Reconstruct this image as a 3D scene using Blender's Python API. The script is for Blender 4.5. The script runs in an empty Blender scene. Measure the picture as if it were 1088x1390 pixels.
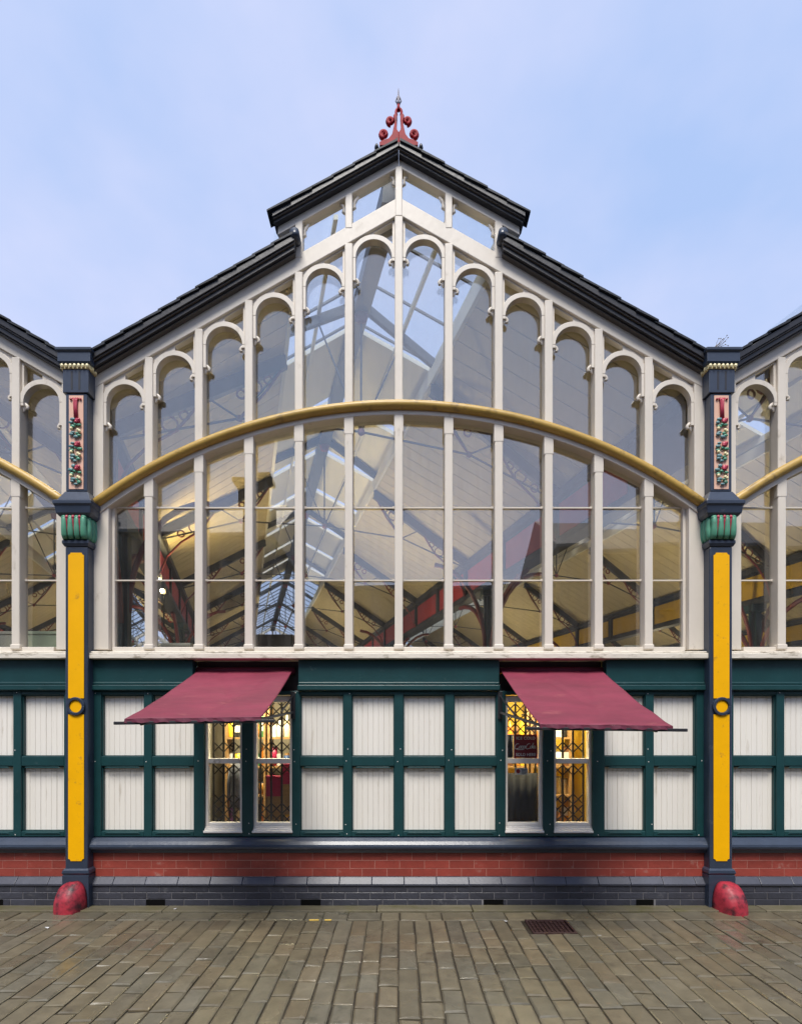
import bpy, bmesh, math, random
from mathutils import Vector, Matrix, noise as mnoise
R = math.radians
rnd = random.Random(7)
S = bpy.context.scene
COL = S.collection

# ------------------------------------------------------------------ camera, sky, sun, exposure
CAM_Y, EYE, FPX = -5.0, 1.6, 725.0
cam = bpy.data.objects.new('camera', bpy.data.cameras.new('camera'))
COL.objects.link(cam)
cam.location = (0, CAM_Y, EYE)
cam.rotation_euler = (R(90), 0, 0)
cam.data.sensor_fit = 'HORIZONTAL'
cam.data.sensor_width = 36
cam.data.lens = 36 * FPX / 1088
cam.data.shift_x = 3 / 1088
cam.data.shift_y = (996 - 695) / 1088
cam.data.clip_start = 0.05
cam.data.clip_end = 800
S.camera = cam

W = bpy.data.worlds.new('World'); S.world = W; W.use_nodes = True
nt = W.node_tree; nt.nodes.clear()
def wn(t, **k):
    n = nt.nodes.new(t)
    for a, b in k.items(): setattr(n, a, b)
    return n
SUN_EL, SUN_AZ = 60, 8
sky = wn('ShaderNodeTexSky', sky_type='NISHITA', sun_disc=False)
sky.sun_elevation = R(SUN_EL); sky.sun_rotation = R(180 + SUN_AZ)
tc = wn('ShaderNodeTexCoord')
mp = wn('ShaderNodeMapping'); mp.inputs['Scale'].default_value = (1.0, 1.0, 1.7)
nz = wn('ShaderNodeTexNoise'); nz.inputs['Scale'].default_value = 2.6; nz.inputs['Detail'].default_value = 5; nz.inputs['Roughness'].default_value = 0.5
cr = wn('ShaderNodeValToRGB')
cr.color_ramp.elements[0].position = 0.33; cr.color_ramp.elements[0].color = (0.43, 0.575, 0.90, 1)
cr.color_ramp.elements[1].position = 0.68; cr.color_ramp.elements[1].color = (0.66, 0.71, 0.96, 1)
ml = wn('ShaderNodeVectorMath', operation='SCALE'); ml.inputs['Scale'].default_value = 5.6
mx = wn('ShaderNodeMix', data_type='RGBA'); mx.inputs['Factor'].default_value = 0.88
bg = wn('ShaderNodeBackground'); bg.inputs['Strength'].default_value = 0.0655
wo = wn('ShaderNodeOutputWorld')
L = nt.links.new
L(tc.outputs['Generated'], mp.inputs['Vector']); L(mp.outputs['Vector'], nz.inputs['Vector'])
L(nz.outputs['Fac'], cr.inputs['Fac']); L(cr.outputs['Color'], ml.inputs[0])
L(sky.outputs['Color'], mx.inputs['A']); L(ml.outputs['Vector'], mx.inputs['B'])
L(mx.outputs['Result'], bg.inputs['Color']); L(bg.outputs['Background'], wo.inputs['Surface'])

sun = bpy.data.objects.new('sun', bpy.data.lights.new('sun', 'SUN')); COL.objects.link(sun)
sun.data.energy = 1.5; sun.data.angle = R(24); sun.data.color = (1, 0.95, 0.87)
sun.rotation_euler = (R(90 - SUN_EL), 0, R(-SUN_AZ))

S.view_settings.view_transform = 'Standard'; S.view_settings.look = 'None'
S.view_settings.gamma = 1; S.view_settings.exposure = 1.6
S.view_settings.use_curve_mapping = False
S.cycles.max_bounces = 10; S.cycles.transparent_max_bounces = 24
S.cycles.glossy_bounces = 4; S.cycles.diffuse_bounces = 4
S.cycles.sample_clamp_indirect = 4
S.cycles.caustics_reflective = False; S.cycles.caustics_refractive = False
S.cycles.use_denoising = True

# ------------------------------------------------------------------ materials
def mat(name, color, rough=0.5, metal=0.0, vary=0.12, scale=6.0, bump=0.0, bscale=40.0,
        dirt=None, dirt_amt=0.0, dirt_scale=3.0, stretch=(1, 1, 1), coat=0.0, spec=0.5, rand=0.0, rough2=None):
    m = bpy.data.materials.new(name); m.use_nodes = True
    t = m.node_tree; b = t.nodes['Principled BSDF']
    l = t.links.new
    co = t.nodes.new('ShaderNodeTexCoord')
    oi = t.nodes.new('ShaderNodeObjectInfo')
    addv = t.nodes.new('ShaderNodeVectorMath'); addv.operation = 'ADD'
    sc = t.nodes.new('ShaderNodeVectorMath'); sc.operation = 'SCALE'; sc.inputs['Scale'].default_value = 31.0
    cmb = t.nodes.new('ShaderNodeCombineXYZ')
    for i in range(3): l(oi.outputs['Random'], cmb.inputs[i])
    l(cmb.outputs[0], sc.inputs[0])
    mpn = t.nodes.new('ShaderNodeMapping'); mpn.inputs['Scale'].default_value = stretch
    l(co.outputs['Object'], addv.inputs[0]); l(sc.outputs[0], addv.inputs[1]); l(addv.outputs[0], mpn.inputs['Vector'])
    n1 = t.nodes.new('ShaderNodeTexNoise'); n1.inputs['Scale'].default_value = scale; n1.inputs['Detail'].default_value = 6; n1.inputs['Roughness'].default_value = 0.6
    l(mpn.outputs[0], n1.inputs['Vector'])
    r1 = t.nodes.new('ShaderNodeMapRange'); r1.inputs['From Min'].default_value = 0.25; r1.inputs['From Max'].default_value = 0.75
    r1.inputs['To Min'].default_value = 1 - vary; r1.inputs['To Max'].default_value = 1 + vary
    l(n1.outputs['Fac'], r1.inputs['Value'])
    last = r1.outputs[0]
    if rand:
        r2 = t.nodes.new('ShaderNodeMapRange'); r2.inputs['To Min'].default_value = 1 - rand; r2.inputs['To Max'].default_value = 1 + rand
        l(oi.outputs['Random'], r2.inputs['Value'])
        mm = t.nodes.new('ShaderNodeMath'); mm.operation = 'MULTIPLY'; l(last, mm.inputs[0]); l(r2.outputs[0], mm.inputs[1]); last = mm.outputs[0]
    vm = t.nodes.new('ShaderNodeVectorMath'); vm.operation = 'SCALE'; vm.inputs[0].default_value = color[:3]
    l(last, vm.inputs['Scale'])
    colr = vm.outputs[0]
    if dirt is not None:
        n2 = t.nodes.new('ShaderNodeTexNoise'); n2.inputs['Scale'].default_value = dirt_scale; n2.inputs['Detail'].default_value = 9; n2.inputs['Roughness'].default_value = 0.68
        l(mpn.outputs[0], n2.inputs['Vector'])
        r3 = t.nodes.new('ShaderNodeMapRange'); r3.inputs['From Min'].default_value = 0.66 - dirt_amt * 0.35; r3.inputs['From Max'].default_value = 0.78 - dirt_amt * 0.25
        l(n2.outputs['Fac'], r3.inputs['Value'])
        mxn = t.nodes.new('ShaderNodeMix'); mxn.data_type = 'RGBA'
        l(r3.outputs[0], mxn.inputs['Factor']); l(colr, mxn.inputs['A']); mxn.inputs['B'].default_value = (*dirt, 1)
        colr = mxn.outputs['Result']
    l(colr, b.inputs['Base Color'])
    b.inputs['Roughness'].default_value = rough; b.inputs['Metallic'].default_value = metal
    b.inputs['Specular IOR Level'].default_value = spec
    if coat: b.inputs['Coat Weight'].default_value = coat; b.inputs['Coat Roughness'].default_value = 0.15
    if rough2 is not None:
        r4 = t.nodes.new('ShaderNodeMapRange'); r4.inputs['From Min'].default_value = 0.35; r4.inputs['From Max'].default_value = 0.65
        r4.inputs['To Min'].default_value = rough; r4.inputs['To Max'].default_value = rough2
        n4 = t.nodes.new('ShaderNodeTexNoise'); n4.inputs['Scale'].default_value = 1.3; n4.inputs['Detail'].default_value = 4
        gp = t.nodes.new('ShaderNodeNewGeometry'); l(gp.outputs['Position'], n4.inputs['Vector'])
        l(n4.outputs['Fac'], r4.inputs['Value']); l(r4.outputs[0], b.inputs['Roughness'])
    if bump:
        n3 = t.nodes.new('ShaderNodeTexNoise'); n3.inputs['Scale'].default_value = bscale; n3.inputs['Detail'].default_value = 5
        l(mpn.outputs[0], n3.inputs['Vector'])
        bn = t.nodes.new('ShaderNodeBump'); bn.inputs['Strength'].default_value = bump; bn.inputs['Distance'].default_value = 0.01
        l(n3.outputs['Fac'], bn.inputs['Height']); l(bn.outputs[0], b.inputs['Normal'])
    return m

def emis(name, color, strength):
    m = bpy.data.materials.new(name); m.use_nodes = True
    b = m.node_tree.nodes['Principled BSDF']
    b.inputs['Base Color'].default_value = (*color, 1)
    b.inputs['Emission Color'].default_value = (*color, 1); b.inputs['Emission Strength'].default_value = strength
    return m

def glass_mat(name, base, tint=(0.93, 0.95, 0.96), wav=0.02, k=0.9, grime=0.055):
    m = bpy.data.materials.new(name); m.use_nodes = True
    t = m.node_tree; t.nodes.clear(); l = t.links.new
    o = t.nodes.new('ShaderNodeOutputMaterial')
    tr = t.nodes.new('ShaderNodeBsdfTransparent'); tr.inputs['Color'].default_value = (*tint, 1)
    gl = t.nodes.new('ShaderNodeBsdfGlossy'); gl.inputs['Roughness'].default_value = 0.0; gl.inputs['Color'].default_value = (1, 0.95, 0.89, 1)
    ge = t.nodes.new('ShaderNodeNewGeometry')
    dt = t.nodes.new('ShaderNodeVectorMath'); dt.operation = 'DOT_PRODUCT'
    l(ge.outputs['True Normal'], dt.inputs[0]); l(ge.outputs['Incoming'], dt.inputs[1])
    def mth(op, a, b_=None):
        n_ = t.nodes.new('ShaderNodeMath'); n_.operation = op
        for i_, v_ in enumerate((a, b_)):
            if v_ is None: continue
            if isinstance(v_, (int, float)): n_.inputs[i_].default_value = v_
            else: l(v_, n_.inputs[i_])
        return n_.outputs[0]
    fres = mth('MULTIPLY', mth('POWER', mth('SUBTRACT', 1.0, mth('ABSOLUTE', dt.outputs['Value'])), 5.0), k)
    fres = mth('ADD', fres, 0.04)
    ad = t.nodes.new('ShaderNodeMath'); ad.operation = 'ADD'; ad.inputs[1].default_value = base; ad.use_clamp = True
    mxs = t.nodes.new('ShaderNodeMixShader')
    co = t.nodes.new('ShaderNodeTexCoord')
    n = t.nodes.new('ShaderNodeTexNoise'); n.inputs['Scale'].default_value = 1.6; n.inputs['Detail'].default_value = 1
    bp = t.nodes.new('ShaderNodeBump'); bp.inputs['Strength'].default_value = wav; bp.inputs['Distance'].default_value = 0.05
    l(co.outputs['Object'], n.inputs['Vector']); l(n.outputs['Fac'], bp.inputs['Height']); l(bp.outputs[0], gl.inputs['Normal'])
    l(fres, ad.inputs[0]); l(ad.outputs[0], mxs.inputs['Fac'])
    l(tr.outputs[0], mxs.inputs[1]); l(gl.outputs[0], mxs.inputs[2])
    oi = t.nodes.new('ShaderNodeObjectInfo'); cm = t.nodes.new('ShaderNodeCombineXYZ')
    for i_ in range(3): l(mth('MULTIPLY', oi.outputs['Random'], 17.0+i_), cm.inputs[i_])
    va = t.nodes.new('ShaderNodeVectorMath'); va.operation = 'ADD'; l(co.outputs['Object'], va.inputs[0]); l(cm.outputs[0], va.inputs[1])
    mpp = t.nodes.new('ShaderNodeMapping'); mpp.inputs['Scale'].default_value = (9, 9, 0.9); l(va.outputs[0], mpp.inputs['Vector'])
    dn = t.nodes.new('ShaderNodeTexNoise'); dn.inputs['Scale'].default_value = 1.6; dn.inputs['Detail'].default_value = 7; dn.inputs['Roughness'].default_value = .65; l(mpp.outputs[0], dn.inputs['Vector'])
    mr = t.nodes.new('ShaderNodeMapRange'); mr.inputs['From Min'].default_value = .42; mr.inputs['From Max'].default_value = .85; mr.inputs['To Min'].default_value = grime*.15; mr.inputs['To Max'].default_value = grime; l(dn.outputs['Fac'], mr.inputs['Value'])
    df = t.nodes.new('ShaderNodeBsdfDiffuse'); df.inputs['Color'].default_value = (.5, .48, .45, 1)
    ms2 = t.nodes.new('ShaderNodeMixShader'); l(mr.outputs[0], ms2.inputs['Fac']); l(mxs.outputs[0], ms2.inputs[1]); l(df.outputs[0], ms2.inputs[2])
    l(ms2.outputs[0], o.inputs['Surface'])
    return m

M = {}
M['cream'] = mat('cream_paint', (0.67, 0.61, 0.525), 0.45, vary=0.06, scale=4, bump=0.15, bscale=30, dirt=(0.42, 0.36, 0.28), dirt_amt=0.12, dirt_scale=7, stretch=(1, 1, 0.5))
M['sill'] = mat('peeling_cream_paint', (0.70, 0.645, 0.55), 0.55, vary=0.08, bump=0.4, bscale=25, dirt=(0.20, 0.16, 0.10), dirt_amt=0.36, dirt_scale=9, stretch=(0.5, 1, 1.6))
M['white'] = mat('white_board_paint', (0.80, 0.765, 0.70), 0.5, vary=0.04, scale=3, bump=0.10, bscale=40, rand=0.03, dirt=(0.52, 0.46, 0.38), dirt_amt=0.14, dirt_scale=5, stretch=(3, 1, 0.3))
M['green'] = mat('dark_green_paint', (0.006, 0.043, 0.047), 0.42, vary=0.15, scale=5, bump=0.12, bscale=25, dirt=(0.05, 0.09, 0.09), dirt_amt=0.1, dirt_scale=12)
M['navy'] = mat('slate_blue_paint', (0.028, 0.040, 0.066), 0.34, vary=0.15, scale=6, bump=0.15, bscale=25, dirt=(0.09, 0.10, 0.12), dirt_amt=0.1, dirt_scale=10, coat=0.15)
M['verge'] = mat('dark_bargeboard', (0.014, 0.014, 0.018), 0.4, vary=0.2, scale=5, bump=0.15, bscale=20, dirt=(0.05, 0.047, 0.045), dirt_amt=0.2, dirt_scale=5)
M['vergeb'] = mat('grey_brown_moulding', (0.075, 0.068, 0.062), 0.5, vary=0.2, scale=5, bump=0.1)
M['slate'] = mat('wet_slate', (0.022, 0.027, 0.036), 0.6, spec=0.3, vary=0.25, scale=9, bump=0.3, bscale=20, rand=0.25, dirt=(0.05, 0.08, 0.05), dirt_amt=0.15, dirt_scale=4)
M['gold'] = mat('ochre_gold_paint', (0.47, 0.30, 0.065), 0.42, vary=0.12, scale=5, bump=0.25, bscale=25, dirt=(0.16, 0.10, 0.04), dirt_amt=0.26, dirt_scale=6)
M['yellow'] = mat('yellow_paint', (0.86, 0.43, 0.0), 0.45, spec=0.25, vary=0.05, scale=5, bump=0.12, bscale=25, dirt=(0.42, 0.20, 0.03), dirt_amt=0.16, dirt_scale=11)
M['pink'] = mat('salmon_paint', (0.72, 0.44, 0.32), 0.5, vary=0.06)
M['crimson'] = mat('crimson_paint', (0.40, 0.03, 0.06), 0.4, vary=0.15, scale=14)
M['leafgreen'] = mat('verdigris_paint', (0.075, 0.27, 0.17), 0.45, vary=0.2, scale=16, dirt=(0.10, 0.03, 0.05), dirt_amt=0.18, dirt_scale=14)
M['bluegreen'] = mat('blue_green_paint', (0.12, 0.24, 0.25), 0.45, vary=0.2, scale=16)
M['lemon'] = mat('pale_yellow_paint', (0.75, 0.66, 0.38), 0.45, vary=0.1, scale=14)
M['redfin'] = mat('faded_red_paint', (0.32, 0.008, 0.018), 0.6, spec=0.25, vary=0.25, scale=18, dirt=(0.10, 0.006, 0.012), dirt_amt=0.3, dirt_scale=16)
M['steel'] = mat('grey_steel', (0.16, 0.15, 0.18), 0.5, metal=0.2, vary=0.1)
M['black'] = mat('black_iron', (0.018, 0.018, 0.022), 0.45, vary=0.15)
M['void'] = mat('vent_darkness', (0.003, 0.003, 0.003), 0.9, spec=0.1)
M['awning'] = mat('burgundy_awning_cloth', (0.185, 0.023, 0.048), 0.62, vary=0.26, scale=2.2, bump=0.35, bscale=8, dirt=(0.28, 0.08, 0.08), dirt_amt=0.18, dirt_scale=3.5, stretch=(1, 2, 1))
M['valance'] = mat('dark_burgundy_cloth', (0.10, 0.008, 0.028), 0.7, vary=0.1)
M['redbrick'] = mat('red_painted_brick', (0.265, 0.047, 0.034), 0.42, vary=0.16, scale=9, bump=0.3, bscale=45, rand=0.13, dirt=(0.33, 0.17, 0.14), dirt_amt=0.14, dirt_scale=9)
M['mortar_r'] = mat('red_mortar', (0.48, 0.27, 0.22), 0.8, vary=0.2, scale=14)
M['bluebrick'] = mat('blue_brick', (0.040, 0.042, 0.056), 0.40, vary=0.2, scale=9, bump=0.35, bscale=45, rand=0.16, dirt=(0.11, 0.11, 0.12), dirt_amt=0.15, dirt_scale=8)
M['mortar_b'] = mat('grey_mortar', (0.17, 0.165, 0.175), 0.85, vary=0.25, scale=14)
M['coping'] = mat('wet_blue_coping', (0.050, 0.054, 0.074), 0.42, vary=0.18, scale=8, bump=0.1, bscale=35, rand=0.1)
M['sett'] = mat('wet_stone_sett', (0.118, 0.101, 0.066), 0.14, vary=0.25, scale=9, bump=0.22, bscale=30, rand=0.12, dirt=(0.06, 0.05, 0.035), dirt_amt=0.25, dirt_scale=7, rough2=0.48)
M['sett2'] = mat('wet_grey_sett', (0.108, 0.097, 0.069), 0.12, vary=0.25, scale=9, bump=0.22, bscale=30, rand=0.12, dirt=(0.05, 0.05, 0.035), dirt_amt=0.25, dirt_scale=7, rough2=0.45)
M['sett3'] = mat('wet_tan_sett', (0.122, 0.100, 0.064), 0.16, vary=0.25, scale=9, bump=0.22, bscale=30, rand=0.12, dirt=(0.07, 0.055, 0.035), dirt_amt=0.2, dirt_scale=7, rough2=0.5)
M['bed'] = mat('wet_joint_grit', (0.026, 0.021, 0.014), 0.5, vary=0.3, scale=20, bump=0.4, bscale=60)
M['kerb'] = mat('mossy_kerbstone', (0.13, 0.115, 0.075), 0.3, vary=0.25, scale=8, bump=0.35, bscale=30, dirt=(0.085, 0.08, 0.03), dirt_amt=0.4, dirt_scale=4, stretch=(0.6, 2, 1), rand=0.1)
M['asphalt'] = mat('wet_asphalt', (0.05, 0.05, 0.05), 0.35, vary=0.25, scale=20, bump=0.4, bscale=80)
M['bollard'] = mat('scuffed_red_paint', (0.33, 0.022, 0.038), 0.5, vary=0.25, scale=6, bump=0.8, bscale=12, dirt=(0.035, 0.006, 0.010), dirt_amt=0.55, dirt_scale=9)
M['rust'] = mat('rusty_iron', (0.055, 0.030, 0.028), 0.4, vary=0.4, scale=30, bump=0.4, bscale=60, metal=0.3)
M['ceil'] = mat('cream_ceiling_boards', (0.50, 0.43, 0.27), 0.6, vary=0.07, scale=2.5, bump=0.05, dirt=(0.40, 0.31, 0.16), dirt_amt=0.12, dirt_scale=2)
M['ceilpanel'] = mat('pale_ceiling_panels', (0.66, 0.64, 0.54), 0.6, vary=0.05, scale=2)
M['truss'] = mat('dark_blue_iron', (0.030, 0.036, 0.046), 0.5, vary=0.2)
M['redpanel'] = mat('red_girder_paint', (0.36, 0.028, 0.035), 0.5, vary=0.15)
M['ypanel'] = mat('ochre_girder_paint', (0.50, 0.32, 0.02), 0.5, vary=0.1)
M['ironred'] = mat('oxblood_iron', (0.16, 0.022, 0.028), 0.5, vary=0.2)
M['teal'] = mat('teal_iron', (0.012, 0.045, 0.05), 0.4, vary=0.2)
M['floor'] = mat('hall_floor', (0.18, 0.16, 0.13), 0.5, vary=0.2)
M['hallwall'] = mat('hall_wall', (0.32, 0.28, 0.20), 0.7, vary=0.1)
M['winframe'] = mat('grey_white_window_paint', (0.80, 0.77, 0.73), 0.4, vary=0.08, scale=8, bump=0.1, dirt=(0.35, 0.32, 0.28), dirt_amt=0.15, dirt_scale=10)
M['shopwall'] = mat('shop_wall', (0.30, 0.27, 0.22), 0.7, vary=0.15, scale=3)
M['shopyellow'] = mat('yellow_shop_wall', (0.70, 0.50, 0.06), 0.6, vary=0.15, scale=4)
M['wood'] = mat('shelf_wood', (0.30, 0.18, 0.08), 0.5, vary=0.2, stretch=(1, 6, 6))
M['glass'] = glass_mat('window_glass', 0.135)
M['shopglass'] = glass_mat('shop_glass', -0.015, wav=0.01, grime=0.04)
M['skyglass'] = glass_mat('rooflight_glass', 0.0, tint=(0.97, 0.99, 1.0), wav=0.0, k=0.06, grime=0.03)
M['refbrick'] = mat('dark_stone_facade', (0.060, 0.045, 0.032), 0.8, vary=0.2, scale=3)
M['refslate'] = mat('street_slate_roof', (0.05, 0.05, 0.055), 0.5, vary=0.2)
M['refchim'] = mat('sandstone_chimney', (0.10, 0.075, 0.045), 0.8, vary=0.15)
M['refglass'] = mat('dark_window', (0.02, 0.022, 0.025), 0.1)
M['cord'] = mat('grey_cord', (0.2, 0.2, 0.2), 0.6)
M['bulb'] = emis('warm_bulb', (1.0, 0.72, 0.30), 30)
M['tube'] = emis('shop_tube', (1.0, 0.80, 0.42), 5)
M['signred'] = mat('maroon_sign', (0.26, 0.018, 0.028), 0.4, vary=0.1)
M['signwhite'] = mat('sign_white', (0.88, 0.84, 0.80), 0.5, vary=0.02)
M['paper'] = mat('paper', (0.6, 0.6, 0.62), 0.6, vary=0.03)
M['darkblue'] = mat('navy_sheet', (0.004, 0.005, 0.012), 0.8, vary=0.2)
M['twig'] = mat('dry_twig', (0.20, 0.16, 0.12), 0.8)
M['yline'] = mat('yellow_road_paint', (0.65, 0.45, 0.10), 0.5, vary=0.2, scale=20)

# ------------------------------------------------------------------ mesh builder
class MB:
    def __init__(s): s.v = []; s.f = []; s.m = []; s.cur = 0; s.smooth = []; s.sm = False
    def add(s, vs, fs):
        o = len(s.v); s.v += [tuple(p) for p in vs]
        for f in fs: s.f.append(tuple(o + i for i in f)); s.m.append(s.cur); s.smooth.append(s.sm)
        return s
    def mat(s, i): s.cur = i; return s
    def box(s, x0, x1, y0, y1, z0, z1):
        if x0 > x1: x0, x1 = x1, x0
        if y0 > y1: y0, y1 = y1, y0
        if z0 > z1: z0, z1 = z1, z0
        return s.add([(x0,y0,z0),(x1,y0,z0),(x1,y1,z0),(x0,y1,z0),(x0,y0,z1),(x1,y0,z1),(x1,y1,z1),(x0,y1,z1)],
                     [(0,3,2,1),(4,5,6,7),(0,1,5,4),(1,2,6,5),(2,3,7,6),(3,0,4,7)])
    def prism(s, poly, y0, y1):           # poly in (x,z), any winding
        a = sum(poly[i][0]*poly[(i+1) % len(poly)][1] - poly[(i+1) % len(poly)][0]*poly[i][1] for i in range(len(poly)))
        if a < 0: poly = poly[::-1]
        n = len(poly)
        vs = [(x, y0, z) for x, z in poly] + [(x, y1, z) for x, z in poly]
        fs = [tuple(range(n)), tuple(range(2*n-1, n-1, -1))]
        for i in range(n):
            j = (i+1) % n; fs.append((i, i+n, j+n, j))
        return s.add(vs, fs)
    def band(s, inner, outer, y0, y1):    # strip between two polylines in (x,z)
        n = len(inner)
        vs = [(x,y0,z) for x,z in inner]+[(x,y0,z) for x,z in outer]+[(x,y1,z) for x,z in inner]+[(x,y1,z) for x,z in outer]
        fs = []
        for i in range(n-1):
            j = i+1
            fs += [(i,j,n+j,n+i),(2*n+i,3*n+i,3*n+j,2*n+j),(i,2*n+i,2*n+j,j),(n+i,n+j,3*n+j,3*n+i)]
        fs += [(0,n,3*n,2*n),(n-1,3*n-1,4*n-1,2*n-1)]
        return s.add(vs, fs)
    def tube(s, pts, r, n=6, caps=True):
        pts = [Vector(p) for p in pts]; vs = []; fs = []
        rr = r if isinstance(r, (list, tuple)) else [r]*len(pts)
        up = None
        for i, p in enumerate(pts):
            d = (pts[min(i+1, len(pts)-1)] - pts[max(i-1, 0)]).normalized()
            if up is None: up = Vector((0,0,1)) if abs(d.z) < 0.9 else Vector((0,1,0))
            a = d.cross(up)
            if a.length < 1e-4: a = d.cross(Vector((1,0,0)))
            a.normalize(); b = a.cross(d).normalized(); up = b
            for k in range(n):
                t = 2*math.pi*k/n
                vs.append(p + (a*math.cos(t) + b*math.sin(t))*rr[i])
        for i in range(len(pts)-1):
            for k in range(n):
                k2 = (k+1) % n
                fs.append((i*n+k, (i+1)*n+k, (i+1)*n+k2, i*n+k2))
        if caps:
            fs.append(tuple(range(n))); fs.append(tuple((len(pts)-1)*n + k for k in range(n-1, -1, -1)))
        return s.add(vs, fs)
    def bar(s, a, b, w, h):               # rectangular bar between two points, h along up
        a, b = Vector(a), Vector(b); d = (b-a).normalized()
        side = d.cross(Vector((0,0,1)));
        if side.length < 1e-4: side = Vector((1,0,0))
        side.normalize(); up = side.cross(d).normalized()
        vs = []
        for p in (a, b):
            for i, j in ((-1,-1),(1,-1),(1,1),(-1,1)): vs.append(p + side*(w/2*i) + up*(h/2*j))
        return s.add(vs, [(0,1,2,3),(7,6,5,4),(0,4,5,1),(1,5,6,2),(2,6,7,3),(3,7,4,0)])
    def lathe(s, prof, cx, cy, n=14):     # prof (r,z)
        vs = []; fs = []
        for r, z in prof:
            for k in range(n):
                t = 2*math.pi*k/n; vs.append((cx+r*math.cos(t), cy+r*math.sin(t), z))
        for i in range(len(prof)-1):
            for k in range(n):
                k2 = (k+1) % n; fs.append((i*n+k, i*n+k2, (i+1)*n+k2, (i+1)*n+k))
        fs.append(tuple(range(n-1,-1,-1))); fs.append(tuple((len(prof)-1)*n+k for k in range(n)))
        return s.add(vs, fs)
    def loft(s, rects):                   # rects (x0,x1,y0,y1,z)
        vs = []; fs = []
        for x0,x1,y0,y1,z in rects: vs += [(x0,y0,z),(x1,y0,z),(x1,y1,z),(x0,y1,z)]
        for i in range(len(rects)-1):
            for k in range(4):
                k2 = (k+1) % 4; fs.append((i*4+k, i*4+k2, (i+1)*4+k2, (i+1)*4+k))
        fs.append((3,2,1,0)); o=(len(rects)-1)*4; fs.append((o,o+1,o+2,o+3))
        return s.add(vs, fs)
    def blob(s, c, rad, n=8):
        vs=[]; fs=[]; rx,ry,rz = rad if isinstance(rad,(tuple,list)) else (rad,)*3
        m = n//2
        for i in range(m+1):
            ph = math.pi*i/m
            for k in range(n):
                t=2*math.pi*k/n
                vs.append((c[0]+rx*math.sin(ph)*math.cos(t), c[1]+ry*math.sin(ph)*math.sin(t), c[2]-rz*math.cos(ph)))
        for i in range(m):
            for k in range(n):
                k2=(k+1)%n; fs.append((i*n+k,i*n+k2,(i+1)*n+k2,(i+1)*n+k))
        return s.add(vs,fs)
    def mesh(s, name, mats):
        me = bpy.data.meshes.new(name)
        me.from_pydata(s.v, [], s.f)
        for m in (mats if isinstance(mats, (list, tuple)) else [mats]): me.materials.append(m)
        me.polygons.foreach_set('material_index', s.m)
        me.polygons.foreach_set('use_smooth', s.smooth)
        me.update()
        return me
    def build(s, name, mats, parent=None, bevel=0, seg=2, loc=None):
        me = s.mesh(name, mats)
        bm = bmesh.new(); bm.from_mesh(me); bmesh.ops.recalc_face_normals(bm, faces=bm.faces); bm.to_mesh(me); bm.free()
        o = bpy.data.objects.new(name, me); COL.objects.link(o)
        if parent is not None: o.parent = parent
        if loc is not None: o.location = loc
        if bevel:
            b = o.modifiers.new('bevel', 'BEVEL'); b.width = bevel; b.segments = seg; b.limit_method = 'ANGLE'; b.angle_limit = R(40)
        return o

def tag(o, label, cat, group=None):
    o['label'] = label; o['category'] = cat
    if group: o['group'] = group
    return o
def thing(name, label, cat, loc=(0,0,0), group=None):
    o = bpy.data.objects.new(name, None); COL.objects.link(o); o.location = loc
    o.empty_display_size = 0.1
    return tag(o, label, cat, group)
def struct(o): o['kind'] = 'structure'; return o
def copy_tree(o, parent, off=(0,0,0)):
    c = o.copy(); COL.objects.link(c); c.parent = parent
    c.location = Vector(o.location) + Vector(off)
    for ch in list(o.children): copy_tree(ch, c)
    return c
# a photograph pixel as a point at depth y behind the facade plane
def at(px, py, y=0.0):
    d = 5 + y
    return ((px-541)/FPX*d, EYE + (996-py)/FPX*d)
PX = lambda px: (px-541)/145
PZ = lambda py: (1228-py)/145

# ------------------------------------------------------------------ ground
BAY, HB = 5.92, 2.96
ground = struct(MB().box(-120, 120, -120, 120, -0.30, -0.06).build('ground', M['asphalt']))
pav = struct(MB().box(-9, 9, -4.6, -0.02, -0.0595, -0.012).build('pavement', M['bed']))
# kerb strip against the plinth
x = -4.6
while x < 4.6:
    w = rnd.uniform(0.75, 1.25)
    MB().box(x, x+w-0.006, -0.205+rnd.uniform(-.004,.004), -0.055, -0.03, 0.012+rnd.uniform(-.003,.003)).build('kerbstone', M['kerb'], pav, bevel=0.008)
    x += w
def sett_mesh(b, x0, x1, y0, y1, z, seed):
    # slightly domed stone: 4 corners below, ring and centre raised
    r = random.Random(seed)
    j = lambda a: r.uniform(-a, a)
    base = [(x0,y0),(x1,y0),(x1,y1),(x0,y1)]
    base = [(a+j(.004), c+j(.006)) for a, c in base]; tilt = j(.0025)
    cx, cy = (x0+x1)/2, (y0+y1)/2
    vs = [(a, c, -0.03) for a, c in base] + [(a, c, z-0.006) for a, c in base]
    for a, c in base:
        vs.append((a+(0.010 if a<cx else -0.010), c+(0.012 if c<cy else -0.012), z+j(.002)+(tilt if a<cx else -tilt)))
    fs = []
    for k in range(4):
        k2=(k+1)%4; fs += [(k,k2,k2+4,k+4),(k+4,k2+4,k2+8,k+8)]
    fs.append((8,9,10,11))
    b.add(vs, fs)
setts = []
CW = 0.131
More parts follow.
